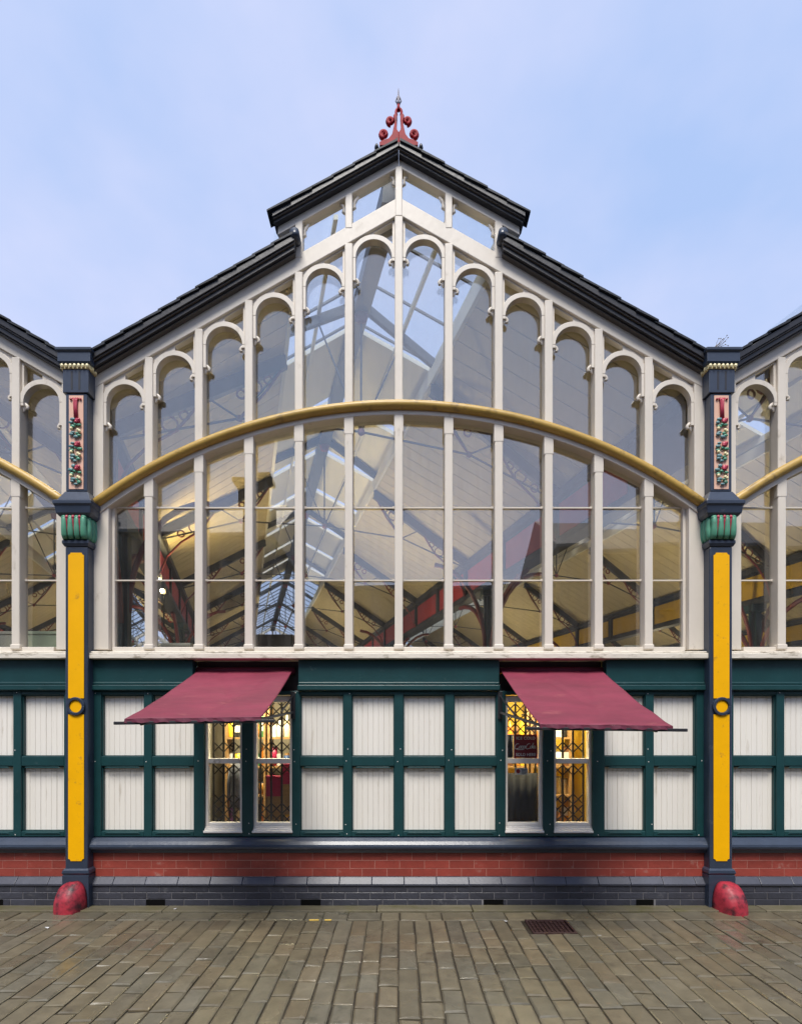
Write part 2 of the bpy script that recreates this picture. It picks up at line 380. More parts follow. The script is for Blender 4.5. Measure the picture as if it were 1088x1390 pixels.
# transverse row next to the kerb
x = -5.0
while x < 5.0:
    w = rnd.uniform(0.13, 0.34)
    setts.append((x, x+w-0.009, -0.415, -0.213)); x += w
nx = int(6.6/CW)
for i in range(-nx, nx+1):
    xa = i*CW; y = -0.422 if not (xa+CW > 1.075 and xa < 1.435) else -0.728
    first = True
    while y > -3.6:
        ln = rnd.choice([0.50, 0.30, 0.24, 0.36]) + rnd.uniform(-.02, .02) if first else rnd.uniform(0.17, 0.36)
        y2 = y - ln; first = False
        setts.append((xa+rnd.uniform(0.0005,.006), xa+CW-rnd.uniform(.003,.008), y2+rnd.uniform(.005,.011), y))
        y = y2
def vis_key(s):
    d = 5 + (s[2]+s[3])/2; xx = abs((s[0]+s[1])/2)/d
    return (0 if xx < 0.765 and d > 2.75 else 1, abs((s[2]+s[3])/2) if d > 3.8 else 9-d)
setts.sort(key=vis_key)
rest = MB()
for n, s_ in enumerate(setts):
    z = rnd.uniform(-0.003, 0.003)
    z += 0.004*mnoise.noise(Vector((s_[0]*0.9, s_[2]*0.9, 3)))
    mk = rnd.choice(['sett','sett','sett','sett','sett2','sett2','sett2','sett3'])
    if n < 298 and vis_key(s_)[0] == 0:
        b = MB(); sett_mesh(b, *s_, z, n); b.build('sett', M[mk], pav)
    else:
        rest.mat(['sett','sett2','sett3'].index(mk)); sett_mesh(rest, *s_, z, n)
ro = rest.build('sett_paving', [M['sett'], M['sett2'], M['sett3']], pav); ro['kind'] = 'stuff'
road = struct(MB().box(-60, 60, -11.0, -4.62, -0.058, -0.035).build('road', M['asphalt']))
# drain cover
dc = thing('drain_cover', 'square rusty iron drain cover set into the wet setts', 'drain cover', (1.255, -0.568, 0))
b = MB(); b.box(-0.175,0.175,-0.153,0.153,-0.03,-0.012); b.build('plate', M['rust'], dc)
b = MB()
for (a0,a1,c0,c1) in ((-.178,-.160,-.155,.155),(.160,.178,-.155,.155),(-.160,.160,-.155,-.138),(-.160,.160,.138,.155)): b.box(a0,a1,c0,c1,-.03,.004)
b.build('frame', M['rust'], dc, bevel=.003)
b = MB()
for i in range(9):
    for k in range(8):
        b.box(-.150+i*.034, -.150+i*.034+.024, -.130+k*.033, -.130+k*.033+.022, -.014, 0.000+rnd.uniform(-.002,.003))
o = b.build('tread_studs', M['rust'], dc); o['kind'] = 'stuff'
# yellow paint dashes
for (p0, p1), lab in (((420,433),'longer yellow paint dash on the setts below the vent slot'), ((441,450),'shorter yellow paint dash on the setts')):
    x0, z0 = at(p0, 1250, -.42); x1, _ = at(p1, 1250, -.42)
    tag(MB().box(x0, x1, -0.448, -0.426, 0.005, 0.0085).build('paint_dash', M['yline']), lab, 'paint mark', 'yellow paint dashes')
# specks of litter
for i, (px, py, nm) in enumerate(((236,1236,'kerb joint'),(63,1262,'setts beside the red guard stone'),(686,1253,'row beside the drain cover'),(813,1272,'column of setts near the drain cover'))):
    d = EYE*FPX/(py-996); X = (px-541)/FPX*d; Y = d-5
    b = MB()
    vs = [(X+rnd.uniform(-.02,.02)*1.2, Y+rnd.uniform(-.016,.016), 0.010+rnd.uniform(0,.006)) for _ in range(5)]
    cxx = sum(v[0] for v in vs)/5; cyy = sum(v[1] for v in vs)/5
    vs.sort(key=lambda v: math.atan2(v[1]-cyy, v[0]-cxx))
    vs2 = [(a, c, e+.002) for a, c, e in vs]
    b.add(vs+vs2, [(0,1,2,3,4),(9,8,7,6,5)]+[(k,(k+1)%5,(k+1)%5+5,k+5) for k in range(5)])
    tag(b.build('litter_scrap', M['paper']), 'scrap of white litter on the %s' % nm, 'litter', 'litter scraps on the paving')

# ------------------------------------------------------------------ market hall
hall = thing('market_hall', 'Victorian glass and iron market hall with cream mullions and dark green panelling', 'market hall')

# --- gable window, built once and copied per bay
K = 0.4676
rakeT = lambda x: 6.625 - 0.57*abs(x)
rakeB = lambda x: 6.46 - 0.57*abs(x)
lantB = lambda x: 6.90 - 0.56*abs(x)
RA, ZA = 4.796, -0.131
arc = lambda x, r=0.0: ZA + math.sqrt((RA+r)**2 - x*x)
SILL = 2.386
JI, JIU, JO = 2.715, 2.765, 2.885

def seq(a, b, n): return [a+(b-a)*i/(n-1) for i in range(n)]
def make_window(parent, glass=True, detail=True):
    fr = MB()
    # sloping rake beam
    for s in (-1, 1):
        fr.prism([(0.002*s, rakeB(0)), (0.002*s, rakeT(0)), (JO*s, rakeT(JO)), (JO*s, rakeB(JO))], -0.004, 0.085)
        # bead along the lower edge of the beam, between the mullions
        fr.prism([(JI*s, rakeB(JI)-0.0), (JI*s, rakeB(JI)-0.016), (0.05*s, rakeB(0.05)-0.016), (0.05*s, rakeB(0.05))], 0.02, 0.08)
        # jambs
        fr.prism([(JI*s, SILL), (JO*s, SILL), (JO*s, rakeB(JO)+.001), (JIU*s, rakeB(JIU)+.001), (JIU*s, arc(JIU)), (JI*s, arc(JI))], -0.002, 0.11)
        fr.prism([((JI-.03)*s, SILL), ((JI-.001)*s, SILL), ((JI-.001)*s, arc(JI)-.05), ((JI-.03)*s, arc(JI-.03)-.05)], 0.05, 0.10)
    wnd = fr.build('gable_window', M['cream'], parent, bevel=0.006)
    # bottom rail
    MB().box(-JI+.031, JI-.031, 0.012, 0.10, SILL-0.02, SILL+0.028).build('bottom_rail', M['cream'], wnd, bevel=0.005)
    # arched band and gold roll
    xs = seq(-2.86, 2.86, 49)
    b = MB(); b.band([(x_*(RA-.085)/RA, ZA+math.sqrt(RA**2-x_*x_)*(RA-.085)/RA) for x_ in xs], [(x_*(RA+.03)/RA, ZA+math.sqrt(RA**2-x_*x_)*(RA+.03)/RA) for x_ in xs], -0.014, 0.15)
    b.build('arch_band', M['cream'], wnd, bevel=0.006)
    b = MB(); b.sm = True
    b.tube([(x_, -0.026, arc(x_)) for x_ in xs], 0.043, 10)
    b.build('gold_roll', M['gold'], wnd)
    # mullions
    for k in range(-5, 6):
        xk = k*K
        top = rakeB(abs(xk)+.04)+.02
        b = MB()
        if k == 0:
            b.box(-.038, .038, -0.012, 0.115, SILL+.001, 6.44); b.box(-.034, .034, -0.010, 0.10, 6.441, 6.91)
        elif abs(k) == 2:
            b.box(xk-.038, xk+.038, -0.008, 0.115, SILL+.001, top); b.box(xk-.036, xk+.036, -0.007, 0.10, rakeT(xk)-.04, lantB(xk)+.03)
        else:
            b.box(xk-.038, xk+.038, -0.008, 0.115, SILL+.001, top)
            if abs(k) == 1: b.box(xk-.034, xk+.034, -0.007, 0.10, rakeT(xk)-.03, lantB(xk)+.03)
        # wider foot and the shoulder under the arch
        b.box(xk-.046, xk+.046, -0.0165, 0.05, SILL+.0005, SILL+.05)
        za = arc(xk)-.085
        b.box(xk-.045, xk+.045, -0.0105, 0.05, za-.16, za+.03)
        b.build('mullion', M['cream'], wnd, bevel=0.009)
    # arch heads
    for k in range(-6, 6):
        xl = k*K+.038 if k > -6 else -JIU
        xr = (k+1)*K-.038 if k < 5 else JIU
        xc = (xl+xr)/2
        r = (xr-xl)/2-.026
        zc = 6.372-.582*abs(xc)-r
        low = -1 if xc < 0 else 1          # side on which the roof is lower
        b = MB()
        ang = seq(0, math.pi, 17)
        inn = [(xc+r*math.cos(t), zc+r*math.sin(t)) for t in ang]
        out = [(xc+(r+.046)*math.cos(t), zc+(r+.046)*math.sin(t)) for t in ang]
        out = [(min(max(a, xl), xr), c) for a, c in out]
        b.band(inn, out, 0.004, 0.075)
        # legs
        for sd in (-1, 1):
            dn = 0.215 if sd == low else 0.03
            xe = xl if sd < 0 else xr
            xi = xc + sd*r
            b.box(xe, xi, 0.006, 0.073, zc-dn, zc)
            # curled cusp
            e = -sd
            zz = zc-dn
            b.sm = True
            b.tube([(xi-e*.004, .036, zz+.035), (xi+e*.012, .036, zz+.018), (xi+e*.024, .036, zz+.002), (xi+e*.020, .036, zz-.014), (xi+e*.006, .036, zz-.016)], [.014,.017,.016,.015,.010], 7)
            b.tube([(xi-e*.018, .036, zz+.01), (xi-e*.010, .036, zz-.022), (xi-e*.016, .036, zz-.045)], [.018,.015,.006], 7)
            b.sm = False
        # spandrel filling on the low side, thin bar on the high side
        xe = xl if low < 0 else xr
        xh = xr if low < 0 else xl
        t0 = [(xc+low*(r+.044)*math.cos(t), zc+(r+.044)*math.sin(t)) for t in seq(0, math.pi/2, 8)]
        t0 = [(min(max(a, xl), xr), c) for a, c in t0]
        poly = [(xe, zc)] + t0 + [(xc, rakeB(xc)-.012), (xe, rakeB(xe)-.012)]
        b.prism(poly, 0.022, 0.066)
        b.prism([(xh, zc), (xh, rakeB(xh)-.01), (xh+low*.022, rakeB(xh+low*.022)-.01), (xh+low*.022, zc)], 0.022, 0.07)
        b.build('arch_head', M['cream'], wnd, bevel=0.004)
    # lantern front: upper rake beam, lights, brackets
    b = MB()
    for s in (-1, 1):
        b.prism([(0.001*s, 6.90), (0.001*s, 7.045), (1.13*s, 7.045-.56*1.13), (1.13*s, 6.90-.56*1.13)], -0.006, 0.09)
    b.build('lantern_rake', M['cream'], wnd, bevel=0.006)
    for k in range(-2, 2):
        xl, xr = k*K+.036, (k+1)*K-.036
        low = -1 if k < 0 else 1
        b = MB(); b.sm = True
        for xe, sd in ((xl, 1), (xr, -1)):
            zt = lantB(xe)
            b.tube([(xe, .035, zt-.12), (xe+sd*.018, .035, zt-.10), (xe+sd*.014, .035, zt-.07), (xe+sd*.02, .035, zt-.045), (xe+sd*.05, .035, zt-.02+ (-.02 if sd*low>0 else .02))], [.010,.016,.012,.016,.012], 7)
        b.build('lantern_bracket', M['cream'], wnd)
    if not glass: return wnd
    # panes
    Y0 = 0.088
    def pane(poly, y=Y0, m='glass'):
        cx = sum(p[0] for p in poly)/len(poly); cz = sum(p[1] for p in poly)/len(poly)
        b = MB(); b.prism([(p[0]-cx, p[1]-cz) for p in poly], -.003, .003)
        o = b.build('pane', M[m], wnd, loc=(cx, y, cz))
        o.rotation_euler = (R(rnd.gauss(0, .16)), 0, R(rnd.gauss(0, .16)))
    for k in range(-6, 6):
        xl = k*K+.03 if k > -6 else -JI+.004
        xr = (k+1)*K-.03 if k < 5 else JI-.004
        zs = [SILL+.022, PZ(785), PZ(685), 99]
        for q in range(3):
            xx = seq(xl, xr, 7)
            tops = [(x_, min(zs[q+1]-.003, arc(x_)-.08)) for x_ in xx]
            z0 = zs[q]+.003
            tops = [p for p in tops if p[1] > z0+.004]
            if len(tops) < 2: continue
            pane([(tops[0][0], z0), (tops[-1][0], z0)] + tops[::-1])
        for q, pz in enumerate((785, 685)):
            z = PZ(pz)
            if z > arc(max(abs(xl), abs(xr)))-.09 and z > arc(min(abs(xl), abs(xr)))-.14: continue
            b = MB(); b.box(xl+.008, xr-.008, .068, .082, z-.006, z+.006)
            for xx in (xl+.02, xr-.02): b.box(xx-.010, xx+.010, .062, .083, z-.010, z+.010)
            b.build('glazing_bar', M['cream'], wnd)
        xlu = xl if k > -6 else -JIU+.004
        xru = xr if k < 5 else JIU-.004
        xx = seq(xlu, xru, 5)
        pane([(x_, arc(x_)+.025) for x_ in xx] + [(x_, rakeB(x_)+.01) for x_ in xx[::-1]])
    for k in range(-2, 2):
        xl, xr = k*K+.03, (k+1)*K-.03
        pane([(xl, rakeT(xl)-.01), (xr, rakeT(xr)-.01), (xr, lantB(xr)+.01), (xl, lantB(xl)+.01)], y=.05, m='skyglass')
    return wnd

gw = make_window(hall)
bays_front = (-1, 1)
for s in bays_front: copy_tree(gw, hall, (s*BAY, 0, 0))

# --- sill and panelling per bay
def boards(parent, x0, x1, z0, z1):
    b = MB(); n = 8; w = (x1-x0)/n
    for i in range(n):
        a = x0+i*w; d = rnd.uniform(0, .0025); z_ = z1
        b.prism([(a+.0005, z0), (a+w-.0005, z0), (a+w-.0005, z_), (a+.0005, z_)], .052+d, .075)
        b.box(a+w-.003, a+w+.003, .064, .076, z0, z1)
    o = b.build('board_panel', M['white'], parent, bevel=0.0035, seg=1)
    return o
VP_ = [(137,195),(206,263),(277,328),(343,396),(407,466),(477,535),(547,604),(616,674),(686,737),(752,804),(820,876),(887,945)]
Z_T, Z_M1, Z_M0, Z_B = PZ(943), PZ(1027), PZ(1040), PZ(1129)
def make_panelling(off, windows):
    fr = MB()
    edges = [(p-541)/145 for pr in VP_ for p in pr]
    verts = [(-2.86, edges[0])] + [(edges[2*i+1], edges[2*i+2]) for i in range(11)] + [(edges[-1], 2.86)]
    for i, (a, c) in enumerate(verts):
        fr.box(a, c, 0.0, 0.10, PZ(1136), PZ(938))
    for i in range(12):
        a, c = edges[2*i], edges[2*i+1]
        fr.box(a+.0006, c-.0006, 0.002, 0.10, Z_T, PZ(938)-.0006)
        if windows and i in (2,3,8,9):
            fr.box(a+.0006, c-.0006, 0.002, 0.10, PZ(1136)+.0006, PZ(1132)); continue
        fr.box(a+.0006, c-.0006, 0.002, 0.10, Z_M0, Z_M1)
        fr.box(a+.0006, c-.0006, 0.002, 0.10, PZ(1136)+.0006, Z_B)
        # chamfered drips: short splayed fillets on rails
        for z in (Z_M0, Z_B):
            fr.prism([(a+.03, z-.022), (c-.03, z-.022), (c-.05, z-.006), (a+.05, z-.006)], -0.006, 0.003)
    fo = fr.build('panel_framing', M['green'], hall, bevel=0.007, loc=(off, 0, 0))
    for i in range(12):
        if windows and i in (2,3,8,9): continue
        a, c = edges[2*i], edges[2*i+1]
        boards(fo, a-.004, c+.004, Z_M1-.004, Z_T+.004)
        boards(fo, a-.004, c+.004, Z_B-.004, Z_M0+.004)
        # slim inner beads
        b = MB()
        for z0, z1 in ((Z_M1, Z_T), (Z_B, Z_M0)):
            b.box(a, a+.009, .02, .06, z0, z1); b.box(c-.009, c, .02, .06, z0, z1)
            b.box(a+.0095, c-.0095, .02, .06, z1-.012, z1); b.box(a+.0095, c-.0095, .02, .06, z0, z0+.009)
        b.build('panel_bead', M['green'], fo)
    # fixing screws at the frame crossings, their heads chipped to bare primer
    b = MB(); r_ = random.Random(int(off*10)+4)
    for a, c in verts:
        for z in (PZ(941), (Z_M0+Z_M1)/2, PZ(1133), Z_M1+.06, Z_B+.07):
            if r_.random() < .7: b.blob(((a+c)/2+r_.uniform(-.02,.02), -.001, z+r_.uniform(-.01,.01)), (.005,.003,.005), 6)
    o_ = b.build('fixing_screws', M['winframe'], fo); o_['kind'] = 'stuff'
    # fascia pieces, with recesses for the two awning boxes
    segs = [(-2.86, PX(262)), (PX(405), PX(677)), (PX(822), 2.86)] if windows else [(-2.86, 2.86)]
    for a, c in segs:
        b = MB(); b.box(a, c, -0.012, 0.10, PZ(930)+.001, PZ(896))
        f = b.build('fascia', M['green'], hall, bevel=0.006, loc=(off,0,0))
        b = MB(); b.prism([(a, 0), (c, 0), (c, .05), (a, .05)], -0.03, .08)
        b = MB(); b.box(a-.004, c+.004, -.034, .08, PZ(937.5), PZ(930)); b.box(a, c, -.020, .08, PZ(930)+.0005, PZ(926))
        b.build('fascia_moulding', M['green'], f, bevel=0.008)
    if windows:
        for a, c in ((PX(262), PX(405)), (PX(677), PX(822))):
            b = MB(); b.box(a+.001, c-.001, .12, .14, PZ(942), PZ(896)); b.build('awning_recess', M['black'], hall)
    # sill with peeling paint (two steps)
    b = MB(); b.box(-2.865, 2.865, -0.075, 0.10, PZ(895.5), PZ(888)); b.box(-2.862, 2.862, -0.05, 0.105, PZ(888)+.0005, SILL-.0205)
    b.build('window_sill', M['sill'], hall, bevel=0.006, loc=(off,0,0))
    # bull-nosed blue rail
    b = MB(); b.prism([(-2.855, 0), (2.855, 0), (2.855, .01), (-2.855, .01)], 0, .01)
    b = MB()
    prof = [(.10, PZ(1136)-.001), (-.02, PZ(1137)), (-.05, PZ(1141)), (-.072, PZ(1145)), (-.078, PZ(1148)), (-.070, PZ(1151)), (-.045, PZ(1153)), (-.03, PZ(1157)), (.10, PZ(1157))]
    vs = [(xx, y, z) for xx in (-2.855, 2.855) for y, z in prof]; n = len(prof)
    b.add(vs, [tuple(range(n-1,-1,-1)), tuple(range(n,2*n))] + [(i, (i+1)%n, (i+1)%n+n, i+n) for i in range(n)])
    b.build('moulded_rail', M['navy'], hall, loc=(off,0,0))
make_panelling(0, True)
make_panelling(-BAY, False); make_panelling(BAY, False)

# --- masonry: painted red courses, coping, blue bricks
core = MB()
XW = 4.75
core.box(-XW-4, XW+4, -0.005, 0.25, 0.262, PZ(1157)-.001)
mort = core.build('red_brick_band', M['mortar_r'], hall)
ztop, zbot = PZ(1157), 0.264
for c in range(3):
    z0 = zbot+(ztop-zbot)*c/3; z1 = zbot+(ztop-zbot)*(c+1)/3
    x = -XW + (0.118 if c % 2 else 0)
    while x < XW:
        w = 0.232
        if not (abs(abs(x+w/2)-HB) < 0.0):
            MB().box(-w/2+.0018, w/2-.0018, -.0065-rnd.uniform(0,.0008), .10, -(z1-z0)/2+.0026, (z1-z0)/2-.0026).build('brick', M['redbrick'], mort, loc=(x+w/2, 0, (z0+z1)/2))
        x += w
core = MB(); core.box(-XW-4, XW+4, -0.045, 0.2, -0.05, 0.195)
pl = core.build('blue_brick_plinth', M['mortar_b'], hall)
VENTS = [(198,224),(408,435),(656,683),(863,887),(-20,4)]
vx = [((a-541)/FPX*4.95, (c-541)/FPX*4.95) for a, c in VENTS]
for c in range(3):
    z0 = 0.0+0.064*c - (0.02 if c == 0 else 0); z1 = 0.064*(c+1)
    x = -XW + (0.115 if c % 2 else 0)
    while x < XW:
        w = 0.23
        x0, x1 = x+.0028, x+w-.0028
        parts = [(x0, x1)]
        if c == 0:
            for a, e in vx:
                nw = []
                for p, q in parts:
                    if e <= p or a >= q: nw.append((p, q))
                    else:
                        if a-p > .02: nw.append((p, a))
                        if q-e > .02: nw.append((e, q))
                parts = nw
        for p, q in parts:
            MB().box(-(q-p)/2, (q-p)/2, -.0490-rnd.uniform(0,.002), .05, -(z1-z0)/2+.0028, (z1-z0)/2-.0028).build('blue_brick', M['bluebrick'], pl, bevel=0.003, seg=1, loc=((p+q)/2, 0, (z0+z1)/2))
        x += w
for a, e in vx:
    MB().box(a, e, -.0470, -.02, .0, .060).build('vent_slot', M['void'], pl)  # flush solid block; the slot's inner shade is put into its near-black colour
x = -XW
while x < XW:
    w = 0.30
    vs = []
    for xx in (-w/2+.0015, w/2-.0015):
        vs += [(xx,-.062,.19),(xx,-.062,.208),(xx,-.016,.263),(xx,.06,.263),(xx,.06,.19)]
    MB().add(vs, [(0,1,2,3,4),(9,8,7,6,5)]+[(i,i+5,(i+1)%5+5,(i+1)%5) for i in range(5)]).build('coping_brick', M['coping'], pl, bevel=0.004, seg=2, loc=(x+w/2, rnd.uniform(-.0015,.0015), rnd.uniform(-.001,.001)))
    x += w

# --- columns
def make_column(cx):
    F = -0.10
    hw = 0.104
    z = lambda py: at(0, py, F)[1]
    b = MB()
    b.box(-hw, hw, F, 0.15, z(1185), z(742))
    # raised fillets either side of the yellow panel
    col = b.build('column', M['navy'], hall, bevel=0.012, loc=(cx, 0, 0))
    P = lambda m, nm, mb, bv=0.0: mb.build(nm, M[m], col, bevel=bv)
    # yellow panels with notched ends
    pw = 0.072
    def notch(z0, z1, top, bot):
        n = .022
        pts = [(-pw, z0), (pw, z0), (pw, z1), (-pw, z1)]
        out = []
        if bot: out += [(-pw+n, z0), (pw-n, z0), (pw-n*.8, z0+n*.6), (pw, z0+n)]
        else: out += [(-pw, z0), (pw, z0)]
        if top: out += [(pw, z1-n), (pw-n*.8, z1-n*.6), (pw-n, z1), (-pw+n, z1), (-pw+n*.8, z1-n*.6), (-pw, z1-n)]
        else: out += [(pw, z1), (-pw, z1)]
        if bot: out += [(-pw, z0+n), (-pw+n*.8, z0+n*.6)]
        return out
    zc = z(959)
    P('yellow', 'yellow_panel', MB().prism(notch(zc+.074, z(750.5), True, False), F-.006, F+.01))
    P('yellow', 'yellow_panel', MB().prism(notch(z(1169), zc-.074, False, True), F-.006, F+.01))
    b = MB(); an = seq(0, 2*math.pi, 29)
    b.band([(.058*math.cos(t), zc+.058*math.sin(t)) for t in an], [(.084*math.cos(t), zc+.084*math.sin(t)) for t in an], F-.022, F+.01)
    P('navy', 'boss_ring', b, .004)
    b = MB(); b.sm = False; b.prism([(.056*math.cos(t), zc+.056*math.sin(t)) for t in an[:-1]], F-.008, F+.01)
    P('yellow', 'boss_disc', b)
    # base mouldings
    b = MB(); b.loft([(-.115,.115,F-.012,.14,z(1188)),(-.125,.125,F-.022,.14,z(1185)),(-.120,.120,F-.018,.14,z(1181.5)),(-.105,.105,F-.002,.14,z(1179))])
    b.box(-.122,.122,F-.018,.14,-.02,z(1188)-.0005)
    P('navy', 'base', b, .005)
    # lower collar, acanthus bell, abacus
    b = MB(); b.loft([(-.108,.108,F-.004,.15,z(742)),(-.122,.122,F-.02,.15,z(738)),(-.122,.122,F-.02,.15,z(735)),(-.112,.112,F-.01,.15,z(732.5))])
    P('navy', 'collar', b, .003)
    b = MB(); b.sm = True
    zb, zt = z(732.5), z(703)
    b.box(-.095,.095,F-.01,.14,zb,zt)
    for side in range(3):
        for i in range(4):
            u = -.087+.058*i
            for dz, rr in ((0, .034),):
                if side == 0: pts = [(u, F-.02-.018*math.sin(q*2.6), zb+(zt-zb)*q) for q in seq(0,1,7)]
                else:
                    sx = -1 if side == 1 else 1
                    pts = [(sx*(.098+.016*math.sin(q*2.6)), F+.005+.05*i, zb+(zt-zb)*q) for q in seq(0,1,7)]
                b.tube(pts, [.024,.030,.029,.027,.025,.028,.024], 8)
                tip = pts[-1]; b.blob((tip[0], tip[1]-(.012 if side==0 else 0), tip[2]-.012), (.03,.018,.018), 8)
    P('leafgreen', 'acanthus_leaves', b)
    b = MB(); b.sm = True
    for i in range(3):
        u = -.058+.058*i
        b.tube([(u, F-.045, zt-.002), (u, F-.05, zt-.04), (u, F-.042, zt-.10), (u, F-.04, zb+.03)], [.012,.009,.006,.004], 6)
        b.blob((u, F-.05, zt-.012), (.016,.012,.02), 8)
    P('crimson', 'acanthus_buds', b)
    b = MB()
    b.loft([(-.135,.135,F-.03,.16,z(703)),(-.158,.158,F-.055,.16,z(699)),(-.165,.165,F-.062,.16,z(690)),(-.176,.176,F-.075,.16,z(687.5)),(-.176,.176,F-.075,.16,z(683)),(-.150,.150,F-.045,.16,z(680.5)),(-.105,.105,F,.16,z(667))])
    P('navy', 'capital', b, .006)
    # pilaster above with foliage panel
    b = MB(); b.box(-.098,.098,F,.15,z(667),z(534))
    P('navy', 'pilaster', b, .008)
    b = MB(); b.prism([(-.066,z(664)),(.066,z(664)),(.066,z(537)),(-.066,z(537))], F-.004, F+.01)
    P('pink', 'relief_panel', b)
    b = MB(); b.sm = True
    zz = z(540)
    y0 = F-.012
    # stalks at the top
    for dx, tipx in ((-.012,-.045),(.010,.042),(0,.005)):
        b.tube([(dx*1.0+.004, y0, zz-.19), (dx*.9, y0-.004, zz-.09), (dx*1.2, y0-.004, zz-.03), (tipx*.5, y0, zz-.008)], [.009,.009,.008,.007], 6)
    for tx in (-.044,-.02,.02,.044): b.blob((tx, y0, zz-.012-.006*abs(tx)*20), (.012,.008,.010), 8)
    P('crimson', 'relief_stalks', b)
    lg = MB(); lb = MB(); fl = MB(); fr = MB()
    for q in (lg, lb, fl, fr): q.sm = True
    r = random.Random(11)
    for g in range(3):
        zt_ = zz-.20-.215*g
        fl.blob((.022, y0-.008, zt_-.02), (.030,.014,.026), 8)
        fl.blob((.034, y0-.012, zt_-.012), (.016,.012,.016), 8); fl.blob((.010, y0-.012, zt_-.032), (.016,.012,.014), 8)
        for (lx, lz, q) in ((-.024,-.005,lb),(-.04,-.035,lb),(0,-.055,lg),(.035,-.06,lg),(-.03,-.075,lg),(-.02,-.12,lb),(.02,-.13,lg),(-.035,-.145,lb),(.03,-.155,lg),(0,-.17,lb)):
            q.blob((lx+r.uniform(-.006,.006), y0-.004, zt_+lz+r.uniform(-.006,.006)), (.022+r.uniform(-.004,.006),.010,.014+r.uniform(-.003,.005)), 8)
        for (lx, lz) in ((-.036,-.09),(.026,-.105),(.04,-.115)): fr.blob((lx, y0-.008, zt_+lz), (.015,.012,.016), 8)
    P('leafgreen', 'relief_leaves', lg); P('bluegreen', 'relief_leaves', lb); P('crimson', 'relief_flowers', fl); P('lemon', 'relief_fruit', fr)
    # block under the cap, with flutes
    b = MB(); b.box(-.118,.118,F-.012,.16,z(534)+.0005,z(502))
    P('navy', 'frieze_block', b, .005)
    b = MB()
    for u in (-.035,.035): b.box(u-.009,u+.009,F-.0135,F,z(530),z(505))
    P('black', 'flutes', b)
    b = MB(); b.box(-.132,.132,F-.02,.16,z(502)+.0005,z(496.5))
    for i in range(7): b.blob((-.115+.0383*i, F-.028, z(499)), (.016,.014,.020), 8)
    for i in range(4):
        for sx in (-1,1): b.blob((sx*.135, F+.02+.05*i, z(499)), (.014,.016,.020), 8)
    P('gold' if False else 'lemon', 'gilded_dentils', b)
    b = MB(); b.loft([(-.140,.140,F-.03,.18,z(496.5)+.0005),(-.150,.150,F-.04,.18,z(494)),(-.150,.150,F-.04,.18,z(482)),(-.165,.165,F-.055,.18,z(480)),(-.165,.165,F-.055,.18,z(476))])
    P('navy', 'cap', b, .005)
    return col
colA = make_column(-HB+.004)
colB = copy_tree(colA, hall, (2*HB-.008, 0, 0))
for s in (-3, 3): copy_tree(colA, hall, (s*HB-colA.location.x, 0, 0))

# --- verges (bargeboards + slates), mirrored per bay
mainT = lambda x: 6.775 - 0.588*abs(x)
lanT = lambda x: 7.075 - 0.56*abs(x)
def make_verge(off):
    for s in (-1, 1):
        def strip(f, x0, x1, h0, h1, y0, y1, b): b.prism([(x0*s, f(x0)-h0), (x1*s, f(x1)-h0), (x1*s, f(x1)-h1), (x0*s, f(x0)-h1)], y0, y1)
        b = MB()
        strip(mainT, .955, 2.83, .03, .085, -.105, .09, b)
        b.mat(1); strip(mainT, .957, 2.83, .0855, .10, -.092, .09, b)
        b.mat(0); strip(mainT, .96, 2.83, .1005, .142, -.075, .09, b)
        b.mat(1); strip(mainT, .962, 2.83, .1425, .158, -.05, .088, b)
        v = b.build('bargeboard', [M['verge'], M['vergeb']], hall, bevel=0.004, loc=(off,0,0))
        # rolled upper end
        e = MB(); e.sm = True
        e.tube([(.955*s, -.115, mainT(.955)-.02), (.955*s, .10, mainT(.955)-.02)], .045, 10)
        e.build('end_roll', M['navy'], v)
        n = 11
        for i in range(n):
            xa, xb = .97+(2.86-.97)*i/n, .97+(2.86-.97)*(i+1)/n+.03
            q = MB(); q.prism([(xa*s, mainT(xa)-.004), (xb*s, mainT(xb)+.006), (xb*s, mainT(xb)-.008), (xa*s, mainT(xa)-.028)], -.12+rnd.uniform(-.006,.006), .35)
            q.build('slate', M['slate'], v)
        b = MB()
        strip(lanT, 0.0015, 1.165, .02, .062, -.085, .09, b)
        b.mat(1); strip(lanT, 0.0015, 1.16, .0625, .074, -.072, .09, b)
        b.mat(0); strip(lanT, 0.0015, 1.15, .0745, .102, -.055, .085, b)
        v = b.build('lantern_bargeboard', [M['verge'], M['vergeb']], hall, bevel=0.004, loc=(off,0,0))
        n = 6
        for i in range(n):
            xa, xb = .01+1.18*i/n, .01+1.18*(i+1)/n+.02
            q = MB(); q.prism([(xa*s, lanT(xa)+.004), (xb*s, lanT(xb)+.010), (xb*s, lanT(xb)-.004), (xa*s, lanT(xa)-.019)], -.10+rnd.uniform(-.006,.006), .06)
            q.build('slate', M['slate'], v)
for o_ in (-BAY, 0, BAY): make_verge(o_)

